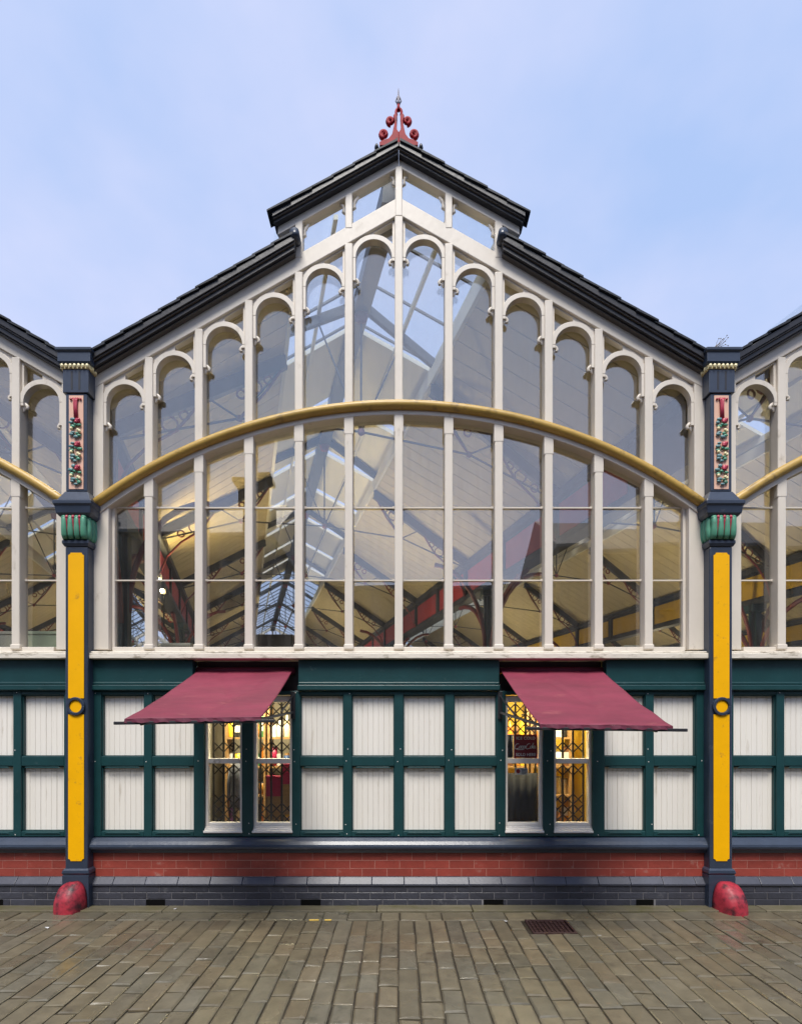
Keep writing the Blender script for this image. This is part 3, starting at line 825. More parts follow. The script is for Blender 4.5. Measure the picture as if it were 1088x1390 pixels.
# --- roofs, skewed back behind the facade
SK, LEN = -0.29, 22.0
def sk(x, t, z): return (x+SK*t, t, z)
def skew_slab(poly, t0, t1):
    n = len(poly); b = MB()
    vs = [sk(x, t0, z) for x, z in poly] + [sk(x, t1, z) for x, z in poly]
    b.add(vs, [tuple(range(n)), tuple(range(2*n-1, n-1, -1))] + [(i, i+n, (i+1)%n+n, (i+1)%n) for i in range(n)])
    return b
def skew_add(b, poly, t0, t1):
    n = len(poly)
    vs = [sk(x, t0, z) for x, z in poly] + [sk(x, t1, z) for x, z in poly]
    b.add(vs, [tuple(range(n)), tuple(range(2*n-1, n-1, -1))] + [(i, i+n, (i+1)%n+n, (i+1)%n) for i in range(n)])
T0 = 0.12
def make_roof():
    root = None
    b = MB()
    for s in (-1, 1):
        skew_add(b, [(.96*s, mainT(.96)-.03), (2.95*s, mainT(2.95)-.03), (2.95*s, mainT(2.95)-.075), (.96*s, mainT(.96)-.075)], T0+.24, LEN)
    roof = b.build('roof', M['slate'], hall)
    # boarded soffit: individual boards are ribs running with the slope
    b = MB()
    t = T0+.02
    while t < LEN-.2:
        w = .24
        for s in (-1, 1):
            f = lambda x: mainT(x)-.0775
            sh = 0.267
            x0, x1 = .97, 2.93
            p = [sk(x0*s, t, f(x0)), sk(x1*s, t, f(x1)), sk(x1*s, t+w-.012, f(x1)), sk(x0*s, t+w-.012, f(x0))]
            q = [(a, c, e-.03) for a, c, e in p]
            b.add(p+q, [(0,1,2,3),(7,6,5,4),(0,4,5,1),(1,5,6,2),(2,6,7,3),(3,7,4,0)])
        t += w
    so = b.build('soffit_boards', M['ceil'], roof); so['kind'] = 'stuff'
    # lantern roof
    def lan(b, ta, tb, h=.03, th=.06):
        for s in (-1, 1):
            skew_add(b, [(.07*s, lanT(.07)-h), (1.16*s, lanT(1.16)-h), (1.16*s, lanT(1.16)-h-th), (.07*s, lanT(.07)-h-th)], ta, tb)
    def lan1(s, ta, tb, h, th):
        q = MB(); skew_add(q, [(.07*s, lanT(.07)-h), (1.16*s, lanT(1.16)-h), (1.16*s, lanT(1.16)-h-th), (.07*s, lanT(.07)-h-th)], ta, tb); return q
    t = 2.0
    while t < 12.3:
        for s in (-1, 1): lan1(s, t+.10, min(t+1.45, 12.4), .03, .06).build('roof_panel', M['ceilpanel'], roof)
        t += 1.55
    for s in (-1, 1):
        lan1(s, .095, 2.09, .04, .012).build('rooflight', M['skyglass'], roof)
        lan1(s, 12.41, LEN, .04, .012).build('rooflight', M['skyglass'], roof)
    b = MB()
    t = .75
    while t < LEN:
        if t < 2.0 or t > 12.4:
            for s in (-1, 1):
                a = Vector(sk(.05*s, t, lanT(.05)-.07)); c = Vector(sk(1.15*s, t, lanT(1.15)-.07)); b.bar(a, c, .026, .022)
        t += .62 if t < 2 else .55
    b.build('rooflight_bars', M['truss'], roof)
    # lantern upstands: glazed side with rails
    b = MB()
    for s in (-1, 1):
        skew_add(b, [(.93*s, mainT(.96)-.13), (.975*s, mainT(.96)-.13), (.975*s, mainT(.96)+.04), (.93*s, mainT(.96)+.04)], T0, LEN)
        skew_add(b, [(1.00*s, lanT(1.0)-.20), (1.04*s, lanT(1.0)-.20), (1.04*s, lanT(1.04)-.093), (1.0*s, lanT(1.0)-.093)], T0, LEN)
        t = .9
        while t < LEN:
            skew_add(b, [(.955*s, mainT(.96)+.04), (.99*s, mainT(.96)+.04), (1.03*s, lanT(1.0)-.20), (.995*s, lanT(1.0)-.20)], t, t+.05); t += 1.2
    b.build('lantern_side_rails', M['ceilpanel'], roof)
    # ridge beam
    b = MB(); skew_add(b, [(-.10, lanT(0)-.28), (.10, lanT(0)-.28), (.085, lanT(0)-.05), (-.085, lanT(0)-.05)], T0+.10, LEN)
    b.build('ridge_beam', M['truss'], roof)
    # trusses
    def ring(b, c, rr, ax, n=12):
        b.tube([c + ax*(rr*math.cos(t)) + Vector((0,0,1))*(rr*math.sin(t)) for t in seq(0, 2*math.pi, n+1)], .013, 5, caps=False)
    sh = .267
    for i in range(7):
        t0 = 1.6+3.0*i
        P = lambda x, z: Vector(sk(x, min(max(t0+sh*x, T0+.12), LEN-.1), z))
        b = MB()
        for s in (-1, 1):
            b.mat(0)
            b.bar(P(.0*s, lanT(0)-.17), P(1.12*s, lanT(1.12)-.17), .06, .10)
            b.bar(P(.97*s, mainT(.97)-.19), P(2.86*s, mainT(2.86)-.19), .075, .15)
            b.bar(P(.98*s, lanT(.98)-.25), P(.98*s, mainT(.98)-.2), .06, .06)
            # intermediate light rafters and rods
            b.tube([P(2.8*s, mainT(2.8)-.30), P(1.5*s, 5.26), P(0, 5.33)], .014, 5)
            b.tube([P(1.5*s, 5.26), P(.95*s, mainT(.95)-.2)], .012, 5)
            b.tube([P(1.5*s, 5.26), P(1.9*s, mainT(1.9)-.2)], .012, 5)
            b.tube([P(0, 5.33), P(.55*s, lanT(.55)-.2)], .011, 5)
        b.tube([P(0, 5.33), P(0, lanT(0)-.2)], .014, 5)
        tr = b.build('truss', [M['truss'], M['ironred']], roof)
        b = MB()
        for s in (-1, 1):
            ax = (P(1, 0)-P(0, 0)).normalized()*s
            for (x_, dz, rr) in ((2.28,-.36,.085),(2.50,-.36,.055),(2.12,-.33,.05),(1.32,-.34,.08),(1.16,-.33,.05),(1.48,-.36,.05)):
                ring(b, P(x_*s, mainT(x_)+dz), rr, ax)
            b.tube([P(1.95*s, mainT(1.95)-.26), P(2.2*s, mainT(2.2)-.46), P(2.5*s, mainT(2.5)-.50), P(2.72*s, mainT(2.72)-.62), P(2.84*s, mainT(2.84)-.85)], .018, 5)
            b.tube([P(1.0*s, mainT(1.0)-.26), P(1.2*s, mainT(1.2)-.46), P(1.5*s, 5.26)], .016, 5)
            b.blob(P(1.5*s, 5.26), .045, 6)
        b.blob(P(0, lanT(0)-.30), (.09,.05,.12), 8); b.blob(P(0, 5.33), .05, 6)
        b.build('bracket', M['ironred'], roof)
    # purlins under the lantern panels
    b = MB()
    for s in (-1, 1):
        for x_ in (.55,):
            skew_add(b, [(x_*s-.02, lanT(x_)-.14), (x_*s+.02, lanT(x_)-.14), (x_*s+.02, lanT(x_)-.09), (x_*s-.02, lanT(x_)-.09)], T0+.1, LEN)
    b.build('purlin', M['ceilpanel'], roof)
    return roof
roof0 = make_roof()
for k in (-2, -1, 1, 2, 3): copy_tree(roof0, hall, (k*BAY, 0, 0))

# --- valley girders and interior columns
def girder(xv, panel):
    b = MB()
    z0, z1 = 4.22, 4.92
    skew_add(b, [(xv-.05, z0+.06), (xv+.05, z0+.06), (xv+.05, z1-.10), (xv-.05, z1-.10)], T0+.06, LEN)
    skew_add(b, [(xv-.15, z1-.0995), (xv+.15, z1-.0995), (xv+.15, z1), (xv-.15, z1)], T0+.05, LEN)
    skew_add(b, [(xv-.12, z0-.02), (xv+.12, z0-.02), (xv+.12, z0+.0595), (xv-.12, z0+.0595)], T0+.05, LEN)
    t = .9
    while t < LEN:
        skew_add(b, [(xv-.10, z0+.06), (xv+.10, z0+.06), (xv+.10, z1-.10), (xv-.10, z1-.10)], t, t+.10); t += 1.5
    g = b.build('valley_girder', M['truss'], hall)
    b = MB()
    for s in (-1, 1):
        t = 1.06
        while t < LEN-1.5:
            skew_add(b, [(xv+s*.052, z0+.11), (xv+s*.066, z0+.11), (xv+s*.066, z1-.15), (xv+s*.052, z1-.15)], t, t+1.30); t += 1.5
    b.build('girder_panel', M[panel], g)
    return g
for i, xv in enumerate((-8.88, -2.96, 2.96, 8.88, 14.8)): girder(xv, 'ypanel' if xv > 6 else 'redpanel')
def icol(xv, t):
    x0, y0, _ = sk(xv, t, 0)
    b = MB(); b.box(-.05,.05,-.10,.10,-.0,4.2); b.box(-.10,.10,-.05,.05,-.0,4.2)
    b.box(-.14,.14,-.14,.14,4.05,4.195); b.box(-.14,.14,-.14,.14,0,.3)
    c = b.build('iron_column', M['teal'], hall, loc=(x0, y0, 0))
    b = MB(); b.sm = True
    for s in (-1, 1):
        ax = Vector((SK, 1, 0)).normalized()*s
        pts = []
        for q in seq(0, math.pi/2, 9):
            p = ax*(.08+1.25*(1-math.cos(q))) + Vector((0,0,2.95+1.2*math.sin(q))); pts.append(p)
        b.tube(pts, .045, 6)
        px_ = Vector((1, .27, 0)).normalized()*s
        pts = [px_*(.08+.95*(1-math.cos(q))) + Vector((0,0,3.1+1.45*math.sin(q))) for q in seq(0, math.pi/2, 9)]
        b.tube(pts, .04, 6)
    b.build('brace', M['ironred'], c)
for xv, ts in ((-8.88,(3,9,15)),(-2.96,(1.6,7.6,13.6,19.6)),(2.96,(4.6,10.6,16.6)),(8.88,(5.8,11.8,17.8)),(14.8,(7,13))):
    for t in ts: icol(xv, t)

# --- far gables, end walls, floor of the hall
for k in (-2, -1, 0, 1, 2):
    if k == -2:
        far = make_window(hall, glass=False)
        far.location = (k*BAY+SK*LEN, LEN, 0)
    else:
        copy_tree(far, hall, ((k+2)*BAY, 0, 0))
b = MB(); b.box(-16+SK*LEN, 24+SK*LEN, LEN+.01, LEN+.25, -.05, 2.38)
b.build('far_wall', M['hallwall'], hall)
for xe in (-14.82, 20.74):
    b = MB(); skew_add(b, [(xe-.1, 0), (xe+.1, 0), (xe+.1, 4.9), (xe-.1, 4.9)], T0+.1, LEN); b.build('side_wall', M['hallwall'], hall)
b = MB(); b.box(-9.0, 9.0, 0.03, .05, 0, .49)
struct(MB().box(-26, 26, 0.26, LEN+.3, -.05, -0.004).build('floor', M['floor']))

# --- finial
fz = lambda py: at(0, py, -.03)[1]
fx = lambda px: (px-540.5)/FPX*4.97
fin = MB()
prof = [(517,199.5),(517,194),(521,189),(527,187),(532,181),(534,174),(533.5,166),(535.5,166),(536.5,176),(538,181)]
# body with an oval opening: two mirrored horns and a base
def P2(l): return [(fx(a), fz(c)) for a, c in l]
base_l = [(514.5,201),(514.5,196),(520,193),(527,191),(531.5,185),(533.5,176),(535,168),(533,160),(536.5,155),(538.5,160),(537.8,170),(538,179),(540.5,182.5),(540.5,200)]
fin.prism(P2(base_l), -.055, -.005)
fin.prism(P2([(1081-a, c) for a, c in base_l]), -.055, -.005)
finial = fin.build('finial', M['redfin'], hall, bevel=0.004)
def scroll(cx, cz, r0, sgn, a0=0):
    b = MB(); b.sm = True
    pts = []; rs = []
    for q in seq(0, 1, 22):
        a = a0 + sgn*q*2*math.pi*1.35
        r = r0*(1-.72*q)
        pts.append((cx+r*math.cos(a), -.03, cz+r*math.sin(a))); rs.append(.020*(1-.3*q))
    b.tube(pts, rs, 8); b.blob((cx, -.03, cz), (.014,.03,.014), 8)
    b.build('scroll', M['redfin'], finial)
for s in (-1, 1):
    scroll(fx(540.5+s*20), fz(182.5), .038, s, -math.pi/2)
    scroll(fx(540.5+s*11.2), fz(164.5), .032, s, -math.pi/2)
b = MB(); b.sm = True
b.tube([(fx(540.5)+.026*math.cos(t), -.03, fz(153)+.038*math.sin(t)) for t in seq(-.6, math.pi+.6, 13)], .013, 7)
b.tube([(0-.003, -.03, fz(150)), (-.003, -.03, fz(141))], [.016,.012], 8)
b.build('finial_loop', M['redfin'], finial)
b = MB(); b.sm = True
b.lathe([(.010,fz(143)),(.020,fz(140)),(.012,fz(137)),(.016,fz(133)),(.007,fz(130)),(.006,fz(124)),(.001,fz(119))], -.003, -.03, 8)
for s in (-1, 1): b.tube([(-.003+s*.010, -.03, fz(141)), (-.003+s*.026, -.03, fz(137)), (-.003+s*.016, -.03, fz(133)), (-.003+s*.004, -.03, fz(130))], .005, 6)
b.build('spike', M['steel'], finial)
for s in (-1, 1):
    b = MB(); b.sm = True; b.blob((fx(540.5+s*30), -.03, fz(200.5)), (.022,.03,.030), 8); b.build('ridge_knob', M['verge'], finial)

# --- shop windows (four casements)
WN = [(277,328),(343,396),(686,737),(752,804)]
for i, (a, c) in enumerate(WN):
    x0, x1 = PX(a)-.004, PX(c)+.004
    zt, zb = PZ(944), PZ(1131.5)
    tm0, tm1 = PZ(1037), PZ(1030)
    f = .030
    b = MB()
    b.box(x0, x0+f, .03, .10, zb+.06, zt); b.box(x1-f, x1, .03, .10, zb+.06, zt)
    b.box(x0+f+.0004, x1-f-.0004, .032, .10, zt-.06, zt-.001); b.box(x0+f+.0004, x1-f-.0004, .032, .10, tm0, tm1)
    b.box(x0+f+.0004, x1-f-.0004, .032, .10, zb+.06, zb+.095)
    w = b.build('shop_window', M['winframe'], hall, bevel=0.006)
    b = MB(); b.box(x0-.002, x1+.002, -.012, .10, zb+.004, zb+.025); b.box(x0, x1, .008, .10, zb+.0255, zb+.043); b.box(x0, x1, .02, .10, zb+.0435, zb+.0595)
    b.build('sill', M['winframe'], w, bevel=0.004)
    for z0, z1 in ((tm1, zt-.06), (zb+.095, tm0)):
        b = MB(); b.box(x0+f, x1-f, .066, .072, z0, z1); b.build('pane', M['shopglass'], w)

# folding lattice grilles behind the windows
GL = ['nearest the plain board panels of the outer corner', 'beside the middle board panels', 'with the drinks sign in it', 'lit bright yellow next to the sign window']
wdesc = ['window with the grey coat display', 'window with crimson boxes', 'window with the dark red drinks sign', 'yellow-lit window beside the drinks sign']
for i, (a, c) in enumerate(WN):
    x0, x1 = PX(a)+.03, PX(c)-.03
    g = thing('folding_grille', 'black folding lattice grille closed inside the %s' % wdesc[i], 'security grille', ((x0+x1)/2, .17, 0), 'folding grilles behind the shop windows')
    hwid = (x1-x0)/2
    n = 4
    for k in range(n):
        u = -hwid+2*hwid*k/(n-1)
        MB().box(u-.0088, u+.0088, -.006, .006, .66, 1.95).build('upright', M['black'], g)
    b = MB()
    dx = 2*hwid/(n-1)
    for k in range(n-1):
        u0 = -hwid+dx*k
        for (za, zb2) in ((.72, .97), (1.20, 1.31), (1.42, 1.50), (1.66, 1.92)) if i != 2 else ((.72, .96), (1.60, 1.92)):
            z = za
            while z < zb2-.05:
                b.bar((u0, -.009, z), (u0+dx, -.009, z+dx*1.0), .006, .0115)
                b.bar((u0, .009, z+dx*1.0), (u0+dx, .009, z), .006, .0115)
                z += dx*1.0
    b.build('lattice', M['black'], g)

# shop rooms behind
def room(x0, x1, wallm, nm):
    b = MB()
    b.box(x0, x1, 1.30, 1.36, 0, 2.20); b.box(x0-.05, x0, .25, 1.36, 0, 2.20); b.box(x1, x1+.05, .25, 1.36, 0, 2.20)
    b.box(x0-.05, x1+.05, .16, 1.36, 2.2005, 2.24)
    b.build('shop_room', M[wallm], hall)
room(PX(240), PX(430), 'shopwall', 'a'); room(PX(650), PX(838), 'shopyellow', 'b')
# wall between the shop rooms and behind the board panels
for xa, xb in ((-9, PX(240)-.06), (PX(430)+.06, PX(650)-.06), (PX(838)+.06, 9)):
    MB().box(xa, xb, .12, .16, .26, 2.25).build('panel_backing', M['hallwall'], hall)

# shop goods
goods_cols = {
 'amber': (.55,.25,.03), 'crimson': (.35,.02,.08), 'purple': (.13,.04,.20), 'green': (.05,.20,.07), 'cream': (.65,.58,.42), 'silver': (.45,.45,.47),
 'orange': (.65,.20,.02), 'blue': (.04,.09,.25), 'yellow': (.75,.50,.04), 'brown': (.16,.07,.03), 'white': (.7,.68,.64), 'pink': (.6,.2,.28), 'olive': (.22,.2,.05), 'gold': (.6,.38,.06), 'black': (.02,.02,.02), 'tan': (.45,.30,.16)}
for k, v in goods_cols.items(): M['g_'+k] = mat(k+'_goods', v, 0.35, vary=0.2, scale=18)
def jar(p, colr, h, rr):
    b = MB(); b.sm = True; b.lathe([(rr*.9,0),(rr,.01),(rr,h*.72),(rr*.75,h*.82)], 0, 0, 12)
    b.build('body', M['g_'+colr], p)
    b = MB(); b.lathe([(rr*.8,h*.82),(rr*.8,h)], 0, 0, 12); b.build('lid', M['wood'], p)
def bottle(p, colr, h, rr):
    b = MB(); b.sm = True; b.lathe([(rr*.95,0),(rr,.01),(rr,h*.55),(rr*.4,h*.72),(rr*.32,h*.93)], 0, 0, 12); b.build('body', M['g_'+colr], p)
    b = MB(); b.lathe([(rr*.40,h*.93),(rr*.40,h)], 0, 0, 10); b.build('cap', M['black'], p)
def carton(p, colr, h, rr):
    b = MB(); b.box(-rr,rr,-rr*.7,rr*.7,0,h); b.build('body', M['g_'+colr], p, bevel=.004)
    b = MB(); b.box(-rr*.8,rr*.8,-rr*.7-.003,-rr*.7,h*.3,h*.7); b.build('paper_label', M['paper'], p)
def tin(p, colr, h, rr):
    b = MB(); b.sm = True; b.lathe([(rr,0),(rr,h*.95)], 0, 0, 12); b.build('body', M['g_'+colr], p)
    b = MB(); b.lathe([(rr*1.05,h*.95),(rr*1.05,h)], 0, 0, 12); b.build('lid', M['steel'], p)
mk = {'jar': jar, 'bottle': bottle, 'box': carton, 'tin': tin}
shelf_nm = ['bottom', 'lower', 'middle', 'top']
def stock(x0, x1, where, rows, yb):
    sh = thing('display_shelving', 'wooden display shelving inside the %s' % where, 'shelving', ((x0+x1)/2, yb, 0))
    hw_ = (x1-x0)/2
    for s in (-1, 1): MB().box(s*hw_-.01, s*hw_+.01, -.10, .10, 0, 2.0).build('side_panel', M['wood'], sh)
    for zi, z in enumerate((.64, .94, 1.25, 1.56)):
        MB().box(-hw_+.011, hw_-.011, -.10, .10, z-.02, z).build('shelf', M['wood'], sh)
        row = rows[zi]; n = len(row)
        for j, (colr, kind, h, rr) in enumerate(row):
            u = (x0+x1)/2 - hw_ + (2*hw_)*(j+.5)/n
            t = thing('shop_'+kind if kind != 'box' else 'goods_box', '%s %s on the %s shelf inside the %s' % (colr, kind, shelf_nm[zi], where), kind, (u, yb+rnd.uniform(-.03,.03), z), 'goods on the shop shelves')
            mk[kind](t, colr, h, rr)
def rows_of(pal, kinds, seed):
    r = random.Random(seed); out = []
    for zi in range(4):
        combos = [(c_, k_) for c_ in pal for k_ in kinds]; r.shuffle(combos)
        row = []; used_c = set()
        for c_, k_ in combos:
            if len(row) == 6: break
            if c_ in used_c: continue
            used_c.add(c_)
            h = r.uniform(.12, .25) if k_ != 'bottle' else r.uniform(.2, .27)
            row.append((c_, k_, h, r.uniform(.030, .040)))
        out.append(row)
    return out
KD = ['jar', 'bottle', 'box', 'tin']
stock(PX(277)-.03, PX(328)+.03, 'window with the grey coat display', rows_of(['yellow','amber','white','purple','olive','orange','blue','green','cream','silver','black'], KD, 3), .82)
stock(PX(343)-.03, PX(396)+.03, 'window with crimson boxes', rows_of(['crimson','black','cream','brown','pink','silver','white','gold','blue'], KD, 8), .82)
stock(PX(752)-.03, PX(804)+.03, 'yellow-lit window', rows_of(['gold','yellow','amber','cream','orange','white','black','brown'], KD, 5), .82)
stock(PX(686)-.03, PX(737)+.03, 'window with the dark red drinks sign', rows_of(['gold','yellow','amber','cream','orange','brown','olive'], KD, 6), .82)
for u_, z_, lab in ((PX(362), .98, 'large crimson box propped low behind the lattice'), (PX(384), 1.10, 'smaller crimson box standing beside the large one')):
    t = thing('gift_box', lab, 'box', (u_, .30, z_), 'crimson boxes in the shop window')
    w_ = .075 if 'large' in lab else .05
    MB().box(-w_, w_, -.03, .03, 0, w_*2.4).build('body', M['g_crimson'], t, bevel=.004)
    MB().box(-w_*1.04, w_*1.04, -.034, .034, w_*2.4+.0005, w_*2.4+.02).build('lid', M['g_crimson'], t)
    MB().box(-w_*.9, w_*.9, -.02, .05, -.30 if 'large' in lab else -.42, -.0005).build('stand', M['wood'], t)

# grey coat
b = MB(); b.sm = True
cx = PX(306)
b.loft([(cx-.07,cx+.07,.33,.41,.86),(cx-.062,cx+.062,.33,.41,1.0),(cx-.058,cx+.058,.335,.405,1.12),(cx-.07,cx+.07,.335,.405,1.24),(cx-.03,cx+.03,.35,.39,1.30),(cx-.022,cx+.022,.355,.385,1.32)])
for s in (-1, 1): b.tube([(cx+s*.065,.37,1.23),(cx+s*.085,.36,1.1),(cx+s*.08,.345,.96)], [.022,.02,.017], 8)
M['coat'] = mat('blue_grey_cloth', (.14,.15,.20), .8, vary=.25, scale=14)
tag(b.build('hanging_coat', M['coat']), 'small blue-grey coat hanging behind the lattice of the shop window', 'coat')
# navy sheet in the lower half of the sign window
b = MB()
xs = seq(PX(689), PX(735), 15)
vs = []
for zz in (.66, 1.22):
    for k_, x_ in enumerate(xs): vs.append((x_, .145+.008*math.sin(k_*1.9), zz))
n = len(xs)
b.sm = True; b.add(vs, [(i, i+1, n+i+1, n+i) for i in range(n-1)])
o = b.build('navy_curtain', M['darkblue']); sm_ = o.modifiers.new('solid', 'SOLIDIFY'); sm_.thickness = .004
tag(o, 'dark navy cloth hung across the lower half of the sign window', 'curtain')
# drinks sign
def strokes(b, pts_list, r, y):
    for pts in pts_list: b.tube([(a, y, c) for a, c in pts], r, 5)
sg = thing('drinks_sign', 'dark red drinks sign with white script and a bottle beside it in the window', 'sign', ((PX(690)+PX(732))/2, .085, PZ(1013.5)))
sx0, sx1 = PX(700)-((PX(690)+PX(732))/2), PX(732)-((PX(690)+PX(732))/2)
szh = .112
MB().box(sx0, sx1, 0, .006, -szh, szh).build('board', M['signred'], sg)
b = MB(); b.box(sx0-.004, sx0, -.001, .007, -szh, szh); b.box(sx1-.001, sx1+.002, -.001, .007, -szh, szh); b.build('edge_strip', M['signwhite'], sg)
def text(s, size, x, z, shear, parent, m, y=-.0025, sx=1.0):
    cu = bpy.data.curves.new('lettering', 'FONT'); cu.body = s; cu.size = size; cu.align_x = 'CENTER'; cu.align_y = 'CENTER'; cu.shear = shear; cu.extrude = .0008; cu.offset = .0006
    cu.space_character = 1.08
    o = bpy.data.objects.new('lettering', cu); COL.objects.link(o)
    dg = bpy.context.evaluated_depsgraph_get(); me = bpy.data.meshes.new_from_object(o.evaluated_get(dg))
    COL.objects.unlink(o); bpy.data.objects.remove(o)
    o = bpy.data.objects.new('lettering', me); me.materials.append(m) if not me.materials else None
    COL.objects.link(o); o.parent = parent; o.location = (x, y, z); o.rotation_euler = (R(90), 0, 0); o.scale = (sx, 1, 1)
    return o
scx = (sx0+sx1)/2
text('ICE COLD', .038, scx, .076, 0, sg, M['signwhite'])
text('SOLD HERE', .038, scx, -.080, 0, sg, M['signwhite'], sx=.92)
# flowing script
b = MB(); b.sm = True
def ell(cx, cz, rx, rz, a0, a1, n=14, sl=.35): return [(cx+rx*math.cos(a)+sl*rz*math.sin(a), cz+rz*math.sin(a)) for a in seq(R(a0), R(a1), n)]
u = (sx1-sx0)/112
def bigC(x): return ell(x, 0, 9*u, 13*u, 55, 300, 16)
st = []
ox = scx-42*u
st.append(bigC(ox) + [(ox+9*u, -9*u)])
st.append(ell(ox+15*u, -4*u, 4.6*u, 6*u, 0, 360))
st.append(ell(ox+25*u, -4*u, 4.6*u, 6*u, 50, 320))
st.append(ell(ox+34*u, -4*u, 4.4*u, 6*u, 20, 360)); st.append([(ox+40*u, 2*u), (ox+38*u, -5*u), (ox+39.5*u, -10*u), (ox+42*u, -8*u)])
st.append([(ox+42*u, -3*u), (ox+46*u, -2*u)])
ox2 = ox+54*u
st.append(bigC(ox2) + [(ox2+9*u, -9*u)])
st.append(ell(ox2+14*u, -4*u, 4.4*u, 6*u, 0, 360))
st.append([(ox2+20*u, -9*u), (ox2+22*u, 4*u), (ox2+26*u, 15*u), (ox2+23*u, 16*u), (ox2+20.5*u, 4*u), (ox2+20.5*u, -8*u), (ox2+24*u, -8*u)])
st.append(ell(ox2+28*u, -4*u, 4.2*u, 6*u, 20, 360)); st.append([(ox2+33*u, 2*u), (ox2+31.5*u, -5*u), (ox2+33*u, -10*u), (ox2+36*u, -8*u)])
# tails of the two capitals
st.append([(ox-4*u, -12*u), (ox+6*u, -17*u), (ox+20*u, -16*u), (ox+34*u, -15*u)])
strokes(b, [[(p[0], p[1]) for p in s_] for s_ in st], 1.6*u, -.003)
b.build('script_lettering', M['signwhite'], sg)
b = MB(); b.sm = True
bx = PX(694.5)-((PX(690)+PX(732))/2)
b.lathe([(.020,-.11),(.024,-.10),(.024,-.06),(.019,-.03),(.023,0),(.020,.03),(.010,.065),(.009,.095),(.011,.10),(.011,.108)], bx, .0, 12)
o = b.build('bottle_cutout', M['darkblue'], sg); o.scale = (1, .3, 1)
MB().box(bx-.030, bx+.030, .009, .012, -.112, .112).build('bottle_backing', M['paper'], sg)
nt_ = thing('paper_notice', 'small white paper notice stuck in the window below the drinks sign', 'notice', (PX(710), .083, PZ(1048)))
MB().box(-.062,.062,0,.002,-.032,.032).build('sheet', M['paper'], nt_)
b = MB(); b.prism([(-.05+.02*math.cos(t)+.02, .0+.02*math.sin(t)) for t in seq(0,2*math.pi,17)[:-1]], -.001, .0); b.build('red_emblem', M['signred'], nt_)
b = MB()
for q in range(4): b.box(0.0, .052-.008*(q % 2), -.001, 0, .016-.012*q-.003, .016-.012*q+.003)
b.build('printed_lines', M['darkblue'], nt_)

# shop lamps
for xc, lab in ((PX(336), 'warm tube lamp under the ceiling behind the coat display window'), (PX(745), 'warm tube lamp under the ceiling behind the sign window')):
    t = thing('tube_lamp', lab, 'lamp', (xc, .40, 2.17))
    MB().box(-.42,.42,-.04,.04,0,.028).build('housing', M['signwhite'], t)
    b = MB(); b.tube([(-.40,0,-.018),(.40,0,-.018)], .016, 8); b.build('tube', M['tube'], t)
    ld = bpy.data.lights.new('tube_light', 'AREA'); ld.shape = 'RECTANGLE'; ld.size = .8; ld.size_y = .06; ld.energy = 17; ld.color = (1, .84, .50)
    lo = bpy.data.objects.new('tube_light', ld); COL.objects.link(lo); lo.parent = t; lo.location = (0, 0, -.04)

# hall floodlights (two lit lamps seen through the glass, the rest added unseen)
def flood(px, py, tt, energy, lab, aim=(0.3, 0.2, 1), vis=True):
    X, Z = at(px, py, tt)
    t = thing('flood_lamp', lab, 'lamp', (X, tt, Z), 'lit lamps inside the hall')
    MB().box(-.05,.05,.03,.10,-.05,.05).build('housing', M['black'], t)
    b = MB(); b.sm = True; b.blob((0,0,0), .034, 10); b.build('bulb', M['bulb'], t)
    b = MB(); b.bar((0,.065,-.05),(0,.065,-.6),.02,.02); b.build('bracket_arm', M['truss'], t)
    ld = bpy.data.lights.new('flood_light', 'SPOT'); ld.energy = energy; ld.color = (1, .72, .30); ld.shadow_soft_size = .06; ld.spot_size = R(105); ld.spot_blend = .6
    lo = bpy.data.objects.new('flood_light', ld); COL.objects.link(lo); lo.parent = t; lo.location = (0, 0, .08)
    lo.rotation_euler = Vector(aim).to_track_quat('-Z', 'Y').to_euler()
flood(220, 802, 4.0, 110, 'lit floodlight glowing among the rafters above the awning', (.35, .2, 1))
flood(243, 878, 11.0, 60, 'small lit lamp just above the white sill', (.3, 0, 1))
def added_uplight(k, t, energy):  # unseen lamps on stands, added to brighten the hall ceiling
    x, y, _ = sk(k*BAY+.6, t, 0)
    t_ = bpy.data.objects.new('added_ceiling_light', None); COL.objects.link(t_); t_.parent = hall; t_.location = (x, y, 2.4)
    b = MB(); b.box(-.20,.20,-.15,.15,0,.10); b.build('housing', M['black'], t_)
    MB().box(-.18,.18,-.13,.13,.1005,.105).build('lens', M['bulb'], t_)
    MB().box(-.03,.03,-.03,.03,-2.4,-.0005).build('stand', M['truss'], t_)
    ld = bpy.data.lights.new('added_beam', 'AREA'); ld.shape = 'RECTANGLE'; ld.size = .36; ld.size_y = .26; ld.energy = energy; ld.color = (1, .82, .52)
    lo = bpy.data.objects.new('added_beam', ld); COL.objects.link(lo); lo.parent = t_; lo.location = (0, 0, .115); lo.rotation_euler = (math.pi, 0, 0)
for k in (-1, 0, 1, 2):
    for t in (5.5, 13.0): added_uplight(k, t, 24)

